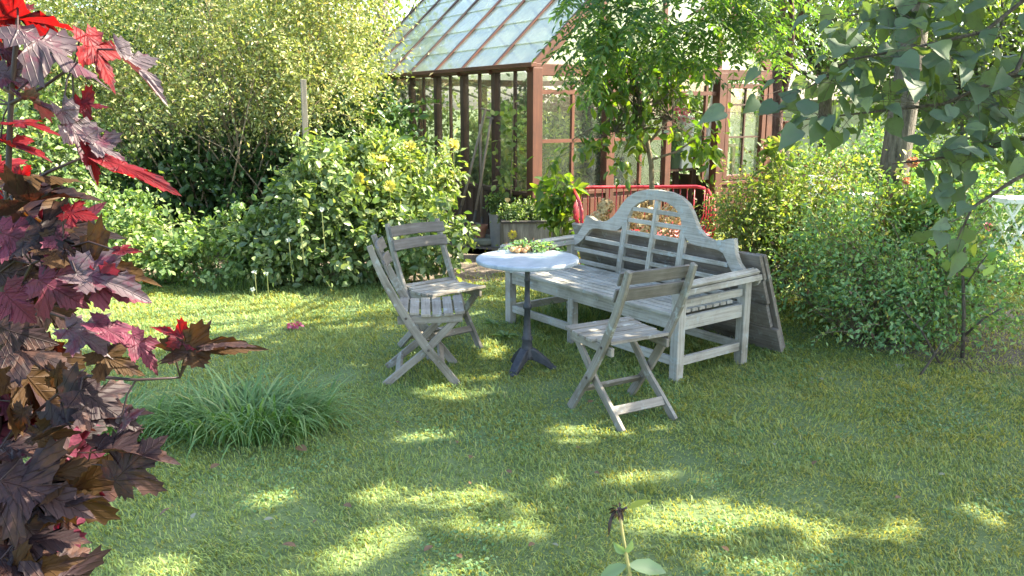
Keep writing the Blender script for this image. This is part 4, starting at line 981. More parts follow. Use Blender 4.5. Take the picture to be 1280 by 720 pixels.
def rowan():
    y = 9.2; b = V(970, 210, y); B = np.array([b[0], y, 0]); o = empty('rowan_tree', B, 0, 'slender tree with two red-brown stems and feathery overhanging leaves', 'tree')
    S = lambda px, py, yy=y: V(px, py, yy)-B
    m = MB(); m.tube([(0, 0, 0), S(970, 210), S(973, 120), S(970, 60), S(978, 10), S(985, -60)], [.075, .06, .055, .05, .045, .04], 10)
    m.tube([S(972, 150), S(985, 90), S(990, 40), S(988, -20), S(1000, -80)], [.045, .04, .036, .03, .03], 8)
    for q in ([S(985, -60), S(920, -70, 8.2), S(850, -50, 7.0), S(790, -40, 6.2)], [S(988, -20), S(940, -20, 8.4), S(890, 5, 7.6), S(860, 20, 7.2)], [S(990, 40), S(1010, 0, 9), S(1030, -40, 9)], [S(985, -60), S(930, -130, 7.5), S(850, -110, 6.2), S(760, -50, 5.8)]):
        m.tube(q, np.linspace(.03, .008, len(q)), 6)
    m.build('trunk', M['redbark'], o, True)
    tips = []
    def fill(n, px0, px1, py0, py1, y0, y1, L=.24, wt=None):
        for _ in range(n):
            px = random.uniform(px0, px1); py = py0+(py1-py0)*random.random()**(wt or 1); yy = random.uniform(y0, y1)
            p = S(px, py, yy); d = rng.normal(size=3)*[1, 1, .35]-[0, .1, .45]; tips.append((p, d, L*random.uniform(.7, 1.3)))
    fill(110, 712, 800, -60, 60, 5.5, 6.1); fill(30, 712, 750, 30, 105, 5.6, 6.0); fill(110, 790, 940, -60, 45, 5.5, 6.2); fill(50, 790, 910, 20, 80, 5.6, 6.2, wt=1.6)
    fill(60, 900, 990, -60, 70, 5.8, 6.6, .22, 1.3); fill(80, 900, 1010, -60, 60, 7.2, 9.0, .26, 1.4); fill(60, 1000, 1090, -60, 60, 8.5, 9.6, .28); fill(30, 930, 985, 20, 95, 7.4, 8.6)
    pinnate(o, tips)
rowan()

# --- big broad-leaved tree: trunk seen on the right, crown above the frame; its neighbours shade the lawn
LIT = []   # filled below: chosen sunlit patches; crown leaves that would shade them are left out
def lit_ground(gx, gy):
    edge = 5.38+.2*sines(gx, gy, 21, 2.5)+.75*np.clip((gx+1.0)/.3, 0, 1)-.25*np.clip((gx-.4)/.4, 0, 1)+np.clip(gx-1.8, 0, 3)*.45
    l = gy > edge
    for (x, y, rx, ry) in LIT: l |= ((gx-x)/rx)**2+((gy-y)/ry)**2 < 1+.5*sines(gx, gy, 5, 16.)
    return l
for px, py, rx, ry in ((485, 622, 58, 15), (590, 622, 45, 11), (655, 655, 55, 11), (455, 678, 38, 24), (555, 655, 34, 11), (575, 708, 45, 8), (870, 640, 80, 24), (800, 657, 40, 9), (925, 655, 30, 10), (1020, 668, 38, 9),
                       (1110, 662, 38, 14), (1225, 642, 28, 9), (985, 647, 28, 7), (780, 600, 42, 9), (845, 590, 50, 5), (560, 492, 52, 13), (640, 515, 50, 8), (730, 545, 65, 9), (822, 545, 50, 8), (700, 528, 34, 6),
                       (520, 545, 50, 8), (200, 705, 65, 13), (330, 620, 42, 8), (500, 455, 55, 16), (612, 420, 26, 30), (880, 713, 40, 7), (965, 705, 45, 8), (430, 440, 60, 5), (610, 470, 40, 8), (380, 700, 40, 8), (690, 600, 30, 5)):
    c = U(px, py); LIT.append((c[0], c[1], rx*c[1]/FPX*.98+.05, ry*c[1]**2/(FPX*CAM_H)*.98+.065))
def shadetree(name, label, base, ells, n, size, lean=(0, 0), r0=.16, parent=None, mat='l_big'):
    base = np.array(base, float); o = parent or empty(name, base, 0, label, 'tree')
    ells = np.array(ells, float); vol = ells[:, 3]*ells[:, 4]*ells[:, 5]; idx = rng.choice(len(ells), n, p=vol/vol.sum()); e = ells[idx]
    u = nrm(rng.normal(size=(n, 3))); p = e[:, :3]+u*(rng.random(n)**.4)[:, None]*e[:, 3:]
    g = p[:, :2]-np.outer(p[:, 2], SUN_AZ)*COT
    fr = 2.75+.0*p[:, 1]                       # stays above what the camera sees
    ok = ~lit_ground(g[:, 0], g[:, 1]) & (p[:, 2] > fr); p = p[ok]; u = u[ok]
    d, nn = orient(u, .9, .3, .5, .35); leafcloud('foliage', p-base, d, nn, size*(.7+.6*rng.random(len(p))), .85, M[mat], o, T_DIAMOND)
    m = MB(); top = ells[:, :3].mean(0)
    trunk = [base+[0, 0, 0], base+[lean[0]*.5, lean[1]*.5, 1.0], base+[lean[0], lean[1], 2.0], base+[lean[0]*1.2, lean[1]*1.2, 3.0], (base+[lean[0], lean[1], 3])*.5+np.array([top[0], top[1], 4.4])*.5]
    m.tube([q-base for q in trunk], [r0*1.25, r0*1.0, r0*.92, r0*.8, r0*.5], 14); m.build('trunk', M['bark'], o, True)
    m = MB(); st = trunk[3]-base
    tips = [q-base for q in p[rng.permutation(len(p))[:26]]]; twigs(m, st, tips, r0*.3, .01, .1, 5, 6); m.build('limbs', M['bark'], o, True)
    return o
rt = V(1102, 290, 7.2); RTB = (rt[0], 7.2, 0)
shadetree('lime_tree', 'tree with thick furrowed bark rising from the right shrubs', RTB, [(3.3, 7.0, 4.6, 3.2, 1.9, 1.5), (1.5, 6.4, 4.9, 2.2, 1.6, 1.3), (5.3, 7.4, 4.8, 2.4, 1.8, 1.5)], 26000, .11, lean=(.10, 0), r0=.125)
LT = empty('hazel_tree', (6.3, 4.9, 0), 0, 'large broad leaved tree hanging grey-green heart leaves into the right edge', 'tree')
shadetree('hazel_tree', '', (6.3, 4.9, 0), [(5.6, 4.4, 4.5, 3.6, 2.3, 1.6), (3.6, 4.6, 4.7, 2.2, 2.0, 1.5), (7.6, 4.6, 4.4, 2.4, 2.0, 1.5)], 34000, .12, r0=.15, parent=LT)
shadetree('garden_tree', 'leafy tree standing beyond the right edge of the lawn', (10.2, 6.0, 0), [(9.8, 6.0, 4.4, 3.0, 2.3, 1.6), (7.8, 6.4, 4.7, 1.9, 1.6, 1.4)], 18000, .12, r0=.15)

def hanging():
    """the low branches with big heart leaves that hang into the picture on the right"""
    B = np.array(LT.location); m = MB(); P, Dd, Nn, Ls = [], [], [], []
    S = lambda px, py, y: V(px, py, y+1.4)
    brs = [[(6.25, 4.95, 3.0), S(1330, -40, 3.4), S(1230, 40, 3.3), S(1140, 60, 3.3), S(1060, 75, 3.35), S(1010, 110, 3.4)],
           [S(1330, -40, 3.4), S(1270, 90, 3.2), S(1180, 130, 3.2), S(1090, 140, 3.25), S(1000, 150, 3.35)],
           [S(1370, 60, 3.4), S(1290, 170, 3.2), S(1220, 190, 3.15), S(1160, 200, 3.2), S(1115, 205, 3.2)],
           [S(1370, 60, 3.4), S(1310, 200, 3.1), S(1260, 230, 3.0), S(1215, 260, 3.0), S(1196, 300, 3.0)],
           [S(1330, -40, 3.4), S(1200, -10, 3.6), S(1120, 10, 3.6), S(1060, 20, 3.7)],
           [S(1370, 60, 3.4), S(1290, 90, 3.6), S(1210, 110, 3.7), S(1130, 110, 3.7)]]
    for bi, b in enumerate(brs):
        b = [np.array(q, float) for q in b]; m.tube([q-B for q in b], np.linspace(.016, .004, len(b)), 6)
        b = b[-4:] if len(b) > 4 else b
        for i in range(len(b)-1):
            for k in range((30, 30, 26, 12, 30, 30)[bi]):
                u = random.random(); q = b[i]+(b[i+1]-b[i])*u; sd = rng.normal(size=3)*[.16, .18, .10]; tip = q+sd+[0, 0, -.03]
                qx = 640+FPX*tip[0]/(tip[1]*_cp-(tip[2]-CAM_H)*_sp); qy = 360-FPX*((tip[2]-CAM_H)*_cp+tip[1]*_sp)/(tip[1]*_cp-(tip[2]-CAM_H)*_sp)
                if (qx > 1225 and qy > 215) or (qy > 150 and abs(qx-1112) < 42) or (qx < 1130 and qy > 185): continue
                m.tube([q-B, (q+tip)/2-B+[0, 0, .01], tip-B], .0016, 3, cap=False)
                P.append(tip-B); Dd.append(np.array([0, 0, -.85])+sd*5+rng.normal(size=3)*.35); Nn.append(np.array([.1, -.5, .75])+rng.normal(size=3)*.5); Ls.append(.072+.072*random.random())
    # last big leaf at the very end of the lowest twig
    q = S(1196, 300, 3.0); P.append(q-B); Dd.append((-.1, 0, -1)); Nn.append((.1, -1, .3)); Ls.append(.10)
    P = np.array(P); Dd = np.array(Dd); Nn = np.array(Nn); Ls = np.array(Ls); w = rng.integers(0, 3, len(P))
    for k, (cu, dr) in enumerate(((.35, -.25), (-.25, .12), (.9, -.45))):      # flat, reflexed and folded leaves
        t = ([(u, v, .18*cu*abs(v)*2+dr*u*u+.05*math.sin(7*u+9*v+k)) for u, v, z in T_HEART[0]], T_HEART[1]); q = w == k
        leafcloud('hanging_leaves', P[q], Dd[q], Nn[q], Ls[q], (.95, .88, .8)[k], M['l_big'], LT, t, ground=False, smooth=True)
    m.build('twigs', M['twig'], LT)
hanging()

# --- shrubs on the right
shrub('spirea_bush', 'sunlit yellow-green bush right behind the end of the bench', 'shrub', (2.2, 6.75, 0),
      [(0, 0, .65, .52, .45, .60), (.35, .1, .85, .45, .4, .45), (-.25, .05, .75, .32, .35, .42), (.65, -.1, .55, .5, .45, .5)], 500, 34, .085, .036, .5, [M['l_rose'], M['l_drybrown']], [.96, .04], T_DIAMOND, 'pale_twig', 150, (.006, .002), shell=.5, shoots=110)
shrub('rose_bush', 'wide dull green bush spreading round the foot of the furrowed tree', 'shrub', (2.75, 5.75, 0),
      [(0, 0, .36, .62, .5, .38), (.60, .15, .48, .42, .4, .48), (-.42, .15, .48, .40, .42, .50), (-.15, .3, .72, .25, .3, .30), (0, -.3, .25, .7, .4, .28)], 440, 34, .085, .036, .5, [M['l_shade'], M['l_rose'], M['l_drybrown']], [.72, .24, .04], T_DIAMOND, 'pale_twig', 220, (.006, .0018), shell=.6, shoots=120)
shrub('currant_bush', 'loose green bush under the hanging heart leaves', 'shrub', (3.38, 6.5, 0),
      [(0, 0, .5, .36, .42, .5), (.12, .1, .3, .3, .35, .32), (-.05, .1, .85, .26, .32, .33)], 300, 26, .08, .055, .6, [M['l_shade'], M['l_rose']], [.6, .4], T_OVAL, 'pale_twig', 90, shoots=22)
shrub('low_fern', 'low feathery green plant at the far right lawn edge', 'plant', (4.6, 7.4, 0), [(0, 0, .1, .8, .4, .16), (.8, .2, .1, .6, .4, .14)], 200, 20, .07, .05, .45, [M['l_herb'], M['l_shade']], [.5, .5], T_DIAMOND, 'greenstem', 40, (.004, .002))
shrub('tall_weed', 'tall pale green weed rising over the sunlit bush', 'plant', (2.05, 6.6, 0), [(0, 0, .9, .07, .07, .45), (.08, 0, 1.1, .10, .08, .25)], 22, 5, .05, .10, .45, [M['l_rose']], None, T_OVAL, 'greenstem', 14, (.006, .002), droop=.2)
def sapling():
    c = U(1203, 448); B = np.array([c[0], c[1], 0]); o = empty('sapling', B, 0, 'thin bare sapling with few leaves standing before the right bushes', 'sapling')
    S = lambda px, py, dy=0: V(px, py, c[1]+dy)-B
    m = MB(); m.tube([(0, 0, 0), S(1205, 390), S(1203, 330), S(1210, 280)], [.014, .012, .009, .006], 8)
    m.tube([S(1205, 420), S(1230, 398, -.1), S(1252, 385, -.15)], [.009, .007, .003], 6); m.tube([S(1203, 340), S(1185, 310), S(1180, 290)], [.006, .004, .003], 6); m.tube([S(1205, 360), S(1225, 330, -.1), S(1235, 318, -.1)], [.006, .005, .003], 6)
    m.build('stem', M['twig'], o, True)
    N = 44; k = rng.choice(4, N); ctr = np.array([S(1208, 295), S(1183, 300), S(1232, 322), S(1204, 330)])[k]; p = ctr+rng.normal(size=(N, 3))*.06; d, n = orient(nrm(rng.normal(size=(N, 3))), droop=.6)
    leafcloud('leaves', p, d, n, .07+.03*rng.random(N), .65, [M['l_shade'], M['l_rose']], o, T_OVAL, rng.choice(2, N))
sapling()
def sticks():
    for (a, b, lab) in (((1175, 455), (1120, 378), 'thin dead branch sloping out of the wide green bush'), ((1148, 472), (1178, 425), 'short dead twig stuck in the dry soil bed')):
        p = U(*a); q = V(b[0], b[1], p[1]+.1); o = empty('dead_branch', p, 0, lab, 'branch'); m = MB()
        m.tube([(0, 0, 0), (q-p)*.5+[.02, 0, .02], q-p], [.009, .007, .003], 6); m.tube([(q-p)*.5+[.02, 0, .02], (q-p)*.6+[.10, -.05, .10]], [.005, .002], 5); m.build('wood', M['twig'], o, True)
sticks()
def rose_flowers():
    w = V(1141, 205, 6.4); B = np.array([w[0]-.05, 6.45, 0]); o = empty('rose_plant', B, 0, 'coral rose flower on a tall stem beside the furrowed tree', 'flower')
    m = MB(); m.tube([(0, 0, 0), (.02, 0, .7), w-B], [.008, .006, .004], 6); m.tube([(.02, 0, .7), V(1133, 226, 6.4)-B], [.005, .003], 6); m.build('stem', M['greenstem'], o)
    for px, py, r in ((1141, 203, .04), (1133, 226, .026)):
        n = 40; u = nrm(rng.normal(size=(n, 3))); p = V(px, py, 6.4)-B+u*r*.35; leafcloud('flower', p, u+rng.normal(size=(n, 3))*.4, u+rng.normal(size=(n, 3)), r, .9, M['f_orange'], o, T_OVAL, ground=False)
    N = 40; p = rng.normal(size=(N, 3))*[.08, .08, .2]+[.02, 0, .75]; d, n = orient(nrm(rng.normal(size=(N, 3)))); leafcloud('leaves', p, d, n, .06, .6, M['l_rose'], o)
    w = U(1236, 283, .35); o = empty('pink_flower', (w[0], w[1], 0), 0, 'single pale pink flower low among the plants by the white table', 'flower')
    m = MB(); m.tube([(0, .0, 0), (0, 0, .35)], .004, 6); m.build('stem', M['greenstem'], o); n = 24; u = nrm(rng.normal(size=(n, 3))); leafcloud('petals', np.array([0, 0, .35])+u*.012, u, u+rng.normal(size=(n, 3)), .05, .9, M['f_pink'], o, ground=False)
    w = V(1042, 222, 8.0); B = np.array([w[0], 8.0, 0]); o = empty('dry_seed_stalk', B, 0, 'tall brown dried seed stalks above the right bushes', 'plant')
    p, out, cc = crown([(0, 0, .93, .16, .12, .17), (.05, 0, 1.15, .04, .04, .16)], 40, 9, .03); d, n = orient(out); leafcloud('seed_heads', p, d, n, .03, .6, M['l_drybrown'], o); m = MB(); twigs(m, (0, 0, 0), cc[:26], .005, .002); m.build('stalks', M['pale_twig'], o)
rose_flowers()

# white furniture far right
def white_things():
    b = U(1258, 331); y = b[1]; B = np.array([b[0], y, 0]); o = empty('folding_table', B, .05, 'white folding table on crossed legs at the right edge', 'table')
    m = MB(); m.box((-.0, 0, .69), (.38, .34, .05)); m.build('table_top', M['white'], o, bevel=.004)
    for yy in (-.13, .13):
        for s in (-1, 1):
            m = MB(); m.bar((-s*.19, yy+.012*s, .0), (s*.19, yy+.012*s, .665), .022, .04, (0, 1, 0)); m.build('leg', M['white'], o)
    m = MB(); m.box((0, 0, .33), (.02, .23, .02)); m.build('crossbar', M['white'], o)
    c = V(1048, 224, 9.0); o = empty('white_chair', (c[0], 9.0, 0), .2, 'white garden chair half hidden behind the right bushes', 'chair')
    m = MB()
    for z in (.86, .76, .66): m.box((0, .22, z), (.44, .02, .055))
    m.build('backrest', M['white'], o)
    m = MB()
    for i in range(6): m.box((0, -.2+i*.075, .45), (.44, .06, .02))
    m.build('seat', M['white'], o)
    for sx in (-1, 1): 
        for yy, h in ((-.21, .44), (.235, .89)): m = MB(); m.box((sx*.2, yy, h/2), (.04, .03, h)); m.build('leg', M['white'], o)
    c = V(1084, 247, 8.8); o = empty('white_stool', (c[0], 8.9, 0), .1, 'white slatted stool half hidden behind the furrowed trunk', 'stool')
    m = MB()
    for i in range(4): m.box((0, -.13+i*.085, .70), (.34, .07, .03))
    m.build('seat', M['white'], o)
    for sx in (-1, 1):
        for sy in (-1, 1): m = MB(); m.box((sx*.15, sy*.12, .34), (.035, .035, .685)); m.build('leg', M['white'], o)
    c = V(985, 167, 10.4); o = empty('bird_box', (c[0], 10.4, 0), .2, 'orange-brown wooden box on a post behind the twin-stemmed tree', 'bird box')
    m = MB(); m.box((0, 0, c[2]), (.18, .16, .25)); m.build('box', plain('orange_wood', (.30, .11, .045), .7, noise=(.36, .16, .07), scale=8), o, bevel=.004)
    m = MB(); m.box((0, -.01, c[2]+.14), (.24, .22, .025)); m.build('roof', M['ghwood'], o); m = MB(); m.box((0, 0, (c[2]-.125)/2), (.05, .05, c[2]-.125)); m.build('post', M['stake'], o)
    o = empty('garden_wall', (8.2, 16.5, 0), -.12, 'low white rendered wall behind the garden on the right', 'wall')
    m = MB(); m.box((0, 0, .85), (7.5, .25, 1.7)); m.build('wall', M['wallw'], o); m = MB(); m.box((0, 0, 1.735), (7.6, .33, .06)); m.build('coping', M['stone'], o, bevel=.01)
white_things()

# --- trees and shrubs farther back
def backtree(label, base, ells, ncl, per, size, mat, trunkh, r0=.12, spread=.22, name='garden_tree', group='trees behind the greenhouse'):
    o = empty(name, base, 0, label, 'tree', group); base = np.array(base, float)
    p, out, cc = crown(ells, ncl, per, spread, .5); d, n = orient(out, .7, .5, .7, .3)
    lx, ly = ghl(p+base); ok = ~((lx > -.3) & (lx < GH['W']+.3) & (ly > -.3) & (ly < GH['L']+.3)); p, d, n = p[ok], d[ok], n[ok]
    leafcloud('crown', p, d, n, size*(.6+.8*rng.random(len(p))), .6, M[mat], o)
    m = MB(); m.tube([(0, 0, 0), (.05, 0, trunkh*.5), (0, .05, trunkh), (.1, 0, trunkh*1.6)], [r0*1.2, r0, r0*.9, r0*.6], 10); twigs(m, (0, 0, trunkh), cc[:40], r0*.35, .012, .08, 4, 5); m.build('trunk', M['bark'], o, True)
    return o
backtree('broad hawthorn hedge tree closing the garden behind the arching shrub', (-4.2, 12.6, 0), [(0, 0, 1.2, 2.6, .7, 1.3), (2.0, .2, 1.4, 1.6, .7, 1.4), (-2.4, 0, 1.5, 1.8, .7, 1.5), (-.5, .2, 2.4, 2.4, .8, 1.2)], 620, 40, .09, 'l_ivy', 1.4, spread=.2)
backtree('yellowish tree behind the far end of the greenhouse', (-2.4, 15.5, 0), [(0, 0, 2.6, 2.2, 1.5, 2.0), (-1.5, .5, 3.2, 1.8, 1.5, 1.8), (1.6, 0, 1.7, 1.5, 1.2, 1.6)], 520, 30, .10, 'l_far', 2.2)
backtree('rounded green tree seen through the greenhouse panes', (1.8, 16.2, 0), [(0, 0, 2.0, 2.2, 1.2, 1.9), (1.8, .3, 2.2, 1.7, 1.2, 2.1), (-1.2, .2, 1.1, 1.2, 1, 1.1)], 480, 30, .10, 'l_far', 1.8)
backtree('light green tree behind the twin-stemmed tree', (5.6, 15.0, 0), [(0, 0, 3.4, 1.8, 1.3, 1.5), (1.3, .3, 2.9, 1.5, 1.2, 1.6), (-1.2, 0, 3.0, 1.2, 1, 1.3)], 330, 26, .10, 'l_far', 2.0)
backtree('bushy tree rising behind the furrowed trunk', (7.2, 13.2, 0), [(0, 0, 2.0, 1.6, 1.0, 1.7), (-1.1, .2, 2.8, 1.2, .9, 1.3), (1.1, 0, 2.9, 1.2, .9, 1.4)], 420, 28, .10, 'l_far', 1.4)
backtree('spreading tree above the white wall, far right', (10.2, 14.5, 0), [(0, 0, 3.4, 2.2, 1.4, 1.6), (-2.0, .3, 3.6, 1.6, 1.2, 1.2), (1.6, 0, 2.6, 1.5, 1.2, 1.4)], 360, 26, .11, 'l_far', 2.0)
backtree('darker tall tree behind the arching shrub', (-6.6, 14.0, 0), [(0, 0, 3.2, 2.4, 1.5, 2.6), (2.0, .5, 3.6, 1.8, 1.4, 2.0), (-2.2, 0, 2.6, 1.8, 1.4, 2.2)], 520, 30, .10, 'l_far', 2.5)
for x, y, s, lab in ((4.7, 11.6, 1.0, 'green bush behind the twin-stemmed tree'), (6.3, 11.8, 1.0, 'mixed green bush before the white wall'), (8.0, 11.0, .9, 'shaded bush beyond the white folding table'), (5.3, 10.2, .7, 'low leafy bush left of the white chair'), (6.9, 9.9, .75, 'low leafy bush right of the white folding table')):
    shrub('garden_bush', lab, 'shrub', (x, y, 0), [(0, 0, .65*s, .9*s, .6*s, .7*s), (.5*s, .1, .8*s, .6*s, .5*s, .6*s), (-.5*s, 0, .6*s, .6*s, .5*s, .6*s)], 230, 26, .10, .065, .6, [M['l_shade'], M['l_far']], [.55, .45], T_DIAMOND, 'twig', 30, group='bushes on the far right', avoid_gh=True)
shrub('wild_shrub', 'wild green shrub outside the long side of the greenhouse', 'shrub', ghw(-.95, 3.4), [(0, 0, .9, .6, .8, .9), (-.2, .6, 1.4, .7, .7, .9), (-.1, -.5, 1.2, .5, .5, .7)], 330, 30, .10, .06, .55, [M['l_vine'], M['l_spirea']], [.5, .5], T_DIAMOND, 'twig', 60, avoid_gh=True)

# ------------------------------------------------------------------ red maple close to the camera
def maple_template():
    # half outline (along, across) of a five lobed toothed leaf, base at origin, tip at 1; an inner ring lets it curl
    half = [(0, .0), (-.07, .05), (-.12, .13), (-.20, .24), (-.10, .25), (-.12, .36), (-.03, .34), (.02, .44), (.08, .36), (.15, .27), (.19, .38), (.17, .50), (.25, .52), (.28, .64), (.34, .60), (.44, .68), (.43, .57), (.50, .55), (.45, .46), (.47, .36), (.45, .25), (.47, .16),
            (.55, .19), (.58, .27), (.64, .22), (.70, .25), (.72, .17), (.80, .17), (.82, .09), (.90, .07), (1.0, .0)]
    pts = half+[(x, -y) for x, y in half[-2:0:-1]]; n = len(pts)
    c = (.20, 0.)
    vs = [(x, y, 0.) for x, y in pts]+[(c[0]+(x-c[0])*.5, y*.5, 0.) for x, y in pts]+[(c[0], 0, 0.)]
    fs = [(i, (i+1) % n, n+(i+1) % n) for i in range(n)]+[(i, n+(i+1) % n, n+i) for i in range(n)]+[(2*n, n+i, n+(i+1) % n) for i in range(n)]
    return vs, fs
def vein(m):
    """paler main veins fanning out from the leaf base, from the leaf's own UV"""
    nt = m.node_tree; p = nt.nodes['Principled BSDF']; uv = nt.nodes.new('ShaderNodeUVMap'); uv.uv_map = 'UVMap'
    sp = nt.nodes.new('ShaderNodeSeparateXYZ'); nt.links.new(uv.outputs[0], sp.inputs[0])
    def mt(op, a, b=None):
        n = nt.nodes.new('ShaderNodeMath'); n.operation = op
        for k, v in enumerate((a, b)):
            if v is None: continue
            if hasattr(v, 'is_linked'): nt.links.new(v, n.inputs[k])
            else: n.inputs[k].default_value = v
        return n.outputs[0]
    x, y = sp.outputs[0], mt('ABSOLUTE', sp.outputs[1]); ds = None
    for a in (0, .72, 1.42):
        dd = mt('ABSOLUTE', mt('SUBTRACT', mt('MULTIPLY', y, math.cos(a)), mt('MULTIPLY', x, math.sin(a)))); ds = dd if ds is None else mt('MINIMUM', ds, dd)
    wv = mt('ABSOLUTE', mt('SUBTRACT', mt('FRACT', mt('MULTIPLY', mt('ADD', x, mt('MULTIPLY', y, -.9)), 9.)), .5)); f = mt('MAXIMUM', mt('SUBTRACT', 1., mt('MULTIPLY', ds, 70.)), mt('MULTIPLY', mt('SUBTRACT', 1., mt('MULTIPLY', wv, 9.)), .45))
    f = mt('MAXIMUM', f, 0.)
    src = p.inputs['Base Color'].links[0].from_socket
    nt.links.new(mixc(nt, mt('MULTIPLY', f, .55), src, mixc(nt, 1.0, src, (.45, .4, .4), 'MULTIPLY')), p.inputs['Base Color'])
    bump(nt, p, f, .5, .004)
def maple():
    o = empty('maple_sapling', (-.70, 1.10, 0), 0, 'red and purple leaved maple close to the camera on the left', 'maple'); B = np.array(o.location)
    S = lambda px, py, y: V(px, py, y)-B
    m = MB(); stem = [np.array([0, 0, 0]), S(2, 900, 1.12), S(-5, 560, 1.12), S(4, 400, 1.10), S(9, 250, 1.10), S(14, 120, 1.10), S(25, 0, 1.10), S(30, -120, 1.1)]
    m.tube(stem, [.012, .0095, .007, .0055, .0042, .0035, .003, .002], 8)
    lat = [[S(9, 250, 1.1), S(60, 215, 1.08), S(120, 190, 1.06)], [S(12, 130, 1.1), S(55, 108, 1.08), S(92, 82, 1.06)], [S(-5, 560, 1.12), S(40, 520, 1.08), S(75, 490, 1.05), S(110, 470, 1.03)],
           [S(75, 490, 1.05), S(110, 470, 1.03), S(170, 475, 1.02), S(225, 472, 1.02)], [S(4, 400, 1.1), S(60, 390, 1.07), S(120, 410, 1.05), S(190, 440, 1.03)], [S(-5, 560, 1.12), S(60, 560, 1.05), S(110, 580, 1.03)], [S(2, 900, 1.12), S(30, 700, 1.05), S(60, 650, 1.02)], [S(4, 400, 1.1), S(40, 330, 1.07), S(80, 310, 1.05)]]
    for q in lat: m.tube(q, np.linspace(.003, .0014, len(q)), 6)
    tv, tf = maple_template(); random.seed(23)
    groups = {'red': [], 'mauve': [], 'magenta': [], 'dark': [], 'ochre': []}
    def leaf(kind, base, tip, y, width, face, bend=.25, cup=.15, dy=.0, yt=None):
        """leaf from pixel base to pixel tip at distance y; face = normal"""
        b = S(*base, y); t = S(*tip, (yt or y)); a = t-b; L = np.linalg.norm(a); a = a/L
        n = np.array(face, float); n = nrm(n-a*np.dot(n, a)); sd = np.cross(a, n)
        L2 = L/1.0; P = []
        ph = random.random()*6; tw = random.gauss(0, .5); bend *= random.uniform(.7, 2.0); cup *= random.uniform(-.6, 2.2)
        for (u, v, w) in tv:
            vv = v*width/L2*1.0
            z = -bend*(u**2)+(cup+tw*v)*abs(v)**1.3*1.6+.05*math.sin(7*u+ph)*abs(v)*2+.025*math.sin(8*v+ph)+.012*math.sin(21*v+13*u+ph)
            P.append(b+L2*(a*u+sd*v*width+n*(z+bend*u*.6)))
        groups[kind].append(P)
        # petiole back to the nearest branch point
        cand = [q for l in lat for q in l]+stem[2:]; q = min(cand, key=lambda c: np.linalg.norm(c-b))
        m.tube([q, (q+b)/2+[0, 0, .01], b], .0013, 4, cap=False)
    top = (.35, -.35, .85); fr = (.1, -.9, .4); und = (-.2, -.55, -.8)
    leaf('red', (-10, 22), (118, 34), 1.10, .62, (.1, -.25, .95)); leaf('red', (5, 8), (60, 30), 1.12, .6, (.1, -.3, .9)); leaf('mauve', (22, 40), (140, 108), 1.06, .42, (.35, -.35, .85), .15)
    leaf('red', (108, 44), (146, 118), 1.04, .62, (.75, -.6, .2), .1); leaf('mauve', (146, 62), (213, 130), 1.03, .34, (.6, -.35, .7), .2); leaf('mauve', (-6, 88), (50, 118), 1.10, .55, (.2, -.4, .9)); leaf('red', (0, 96), (62, 84), 1.12, .6, (.1, -.5, .85))
    leaf('mauve', (20, 115), (100, 152), 1.06, .40, (.3, -.35, .9), .12); leaf('mauve', (78, 138), (124, 226), 1.04, .40, (.75, -.5, .35), .2); leaf('red', (92, 129), (144, 135), 1.06, .32, (0, -.4, .9))
    leaf('red', (12, 150), (78, 164), 1.10, .45, (0, -.35, .95)); leaf('red', (0, 178), (66, 198), 1.10, .5, (0, -.4, .9)); leaf('mauve', (108, 172), (168, 216), 1.03, .40, (.45, -.4, .75)); leaf('red', (130, 197), (228, 241), 1.02, .40, (.3, -.5, .8), .12)
    leaf('red', (108, 182), (126, 234), 1.03, .35, (.8, -.6, 0)); leaf('magenta', (0, 62), (40, 72), 1.12, .5, fr)
    leaf('ochre', (10, 225), (112, 222), 1.08, .5, top); leaf('red', (20, 218), (55, 235), 1.09, .7, fr); leaf('dark', (20, 260), (118, 232), 1.06, .5, top); leaf('dark', (30, 300), (150, 285), 1.06, .6, (.1, -.6, .8)); leaf('ochre', (60, 305), (148, 330), 1.05, .55, fr)
    leaf('red', (80, 265), (124, 272), 1.05, .7, fr); leaf('magenta', (0, 290), (60, 312), 1.06, .9, fr); leaf('magenta', (70, 295), (110, 330), 1.05, 1.0, fr); leaf('red', (145, 313), (178, 314), 1.03, .5, fr); leaf('ochre', (80, 340), (200, 345), 1.04, .35, top)
    leaf('mauve', (95, 340), (190, 370), 1.02, .7, (.2, -.6, .8)); leaf('magenta', (5, 365), (45, 405), 1.02, 1.35, (.05, -.95, .3), .15); leaf('magenta', (110, 352), (187, 378), 1.03, .55, fr); leaf('magenta', (50, 350), (110, 385), 1.02, .95, (.1, -.9, .45))
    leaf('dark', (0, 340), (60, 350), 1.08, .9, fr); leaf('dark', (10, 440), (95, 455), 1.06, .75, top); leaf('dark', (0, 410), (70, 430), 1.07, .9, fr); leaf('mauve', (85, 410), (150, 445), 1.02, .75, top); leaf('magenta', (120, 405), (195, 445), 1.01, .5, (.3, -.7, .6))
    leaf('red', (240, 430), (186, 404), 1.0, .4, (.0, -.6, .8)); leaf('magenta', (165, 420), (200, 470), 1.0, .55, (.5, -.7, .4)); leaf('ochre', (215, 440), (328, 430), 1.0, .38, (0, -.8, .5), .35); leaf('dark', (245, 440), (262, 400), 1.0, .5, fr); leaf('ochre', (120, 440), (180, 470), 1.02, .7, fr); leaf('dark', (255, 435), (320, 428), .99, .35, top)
    leaf('ochre', (70, 460), (85, 510), 1.05, .7, fr); leaf('dark', (100, 490), (180, 540), 1.02, .8, (.2, -.6, .8)); leaf('ochre', (30, 510), (20, 545), 1.05, .9, fr); leaf('dark', (60, 540), (185, 505), 1.02, .55, top); leaf('mauve', (150, 530), (180, 510), 1.01, .7, fr)
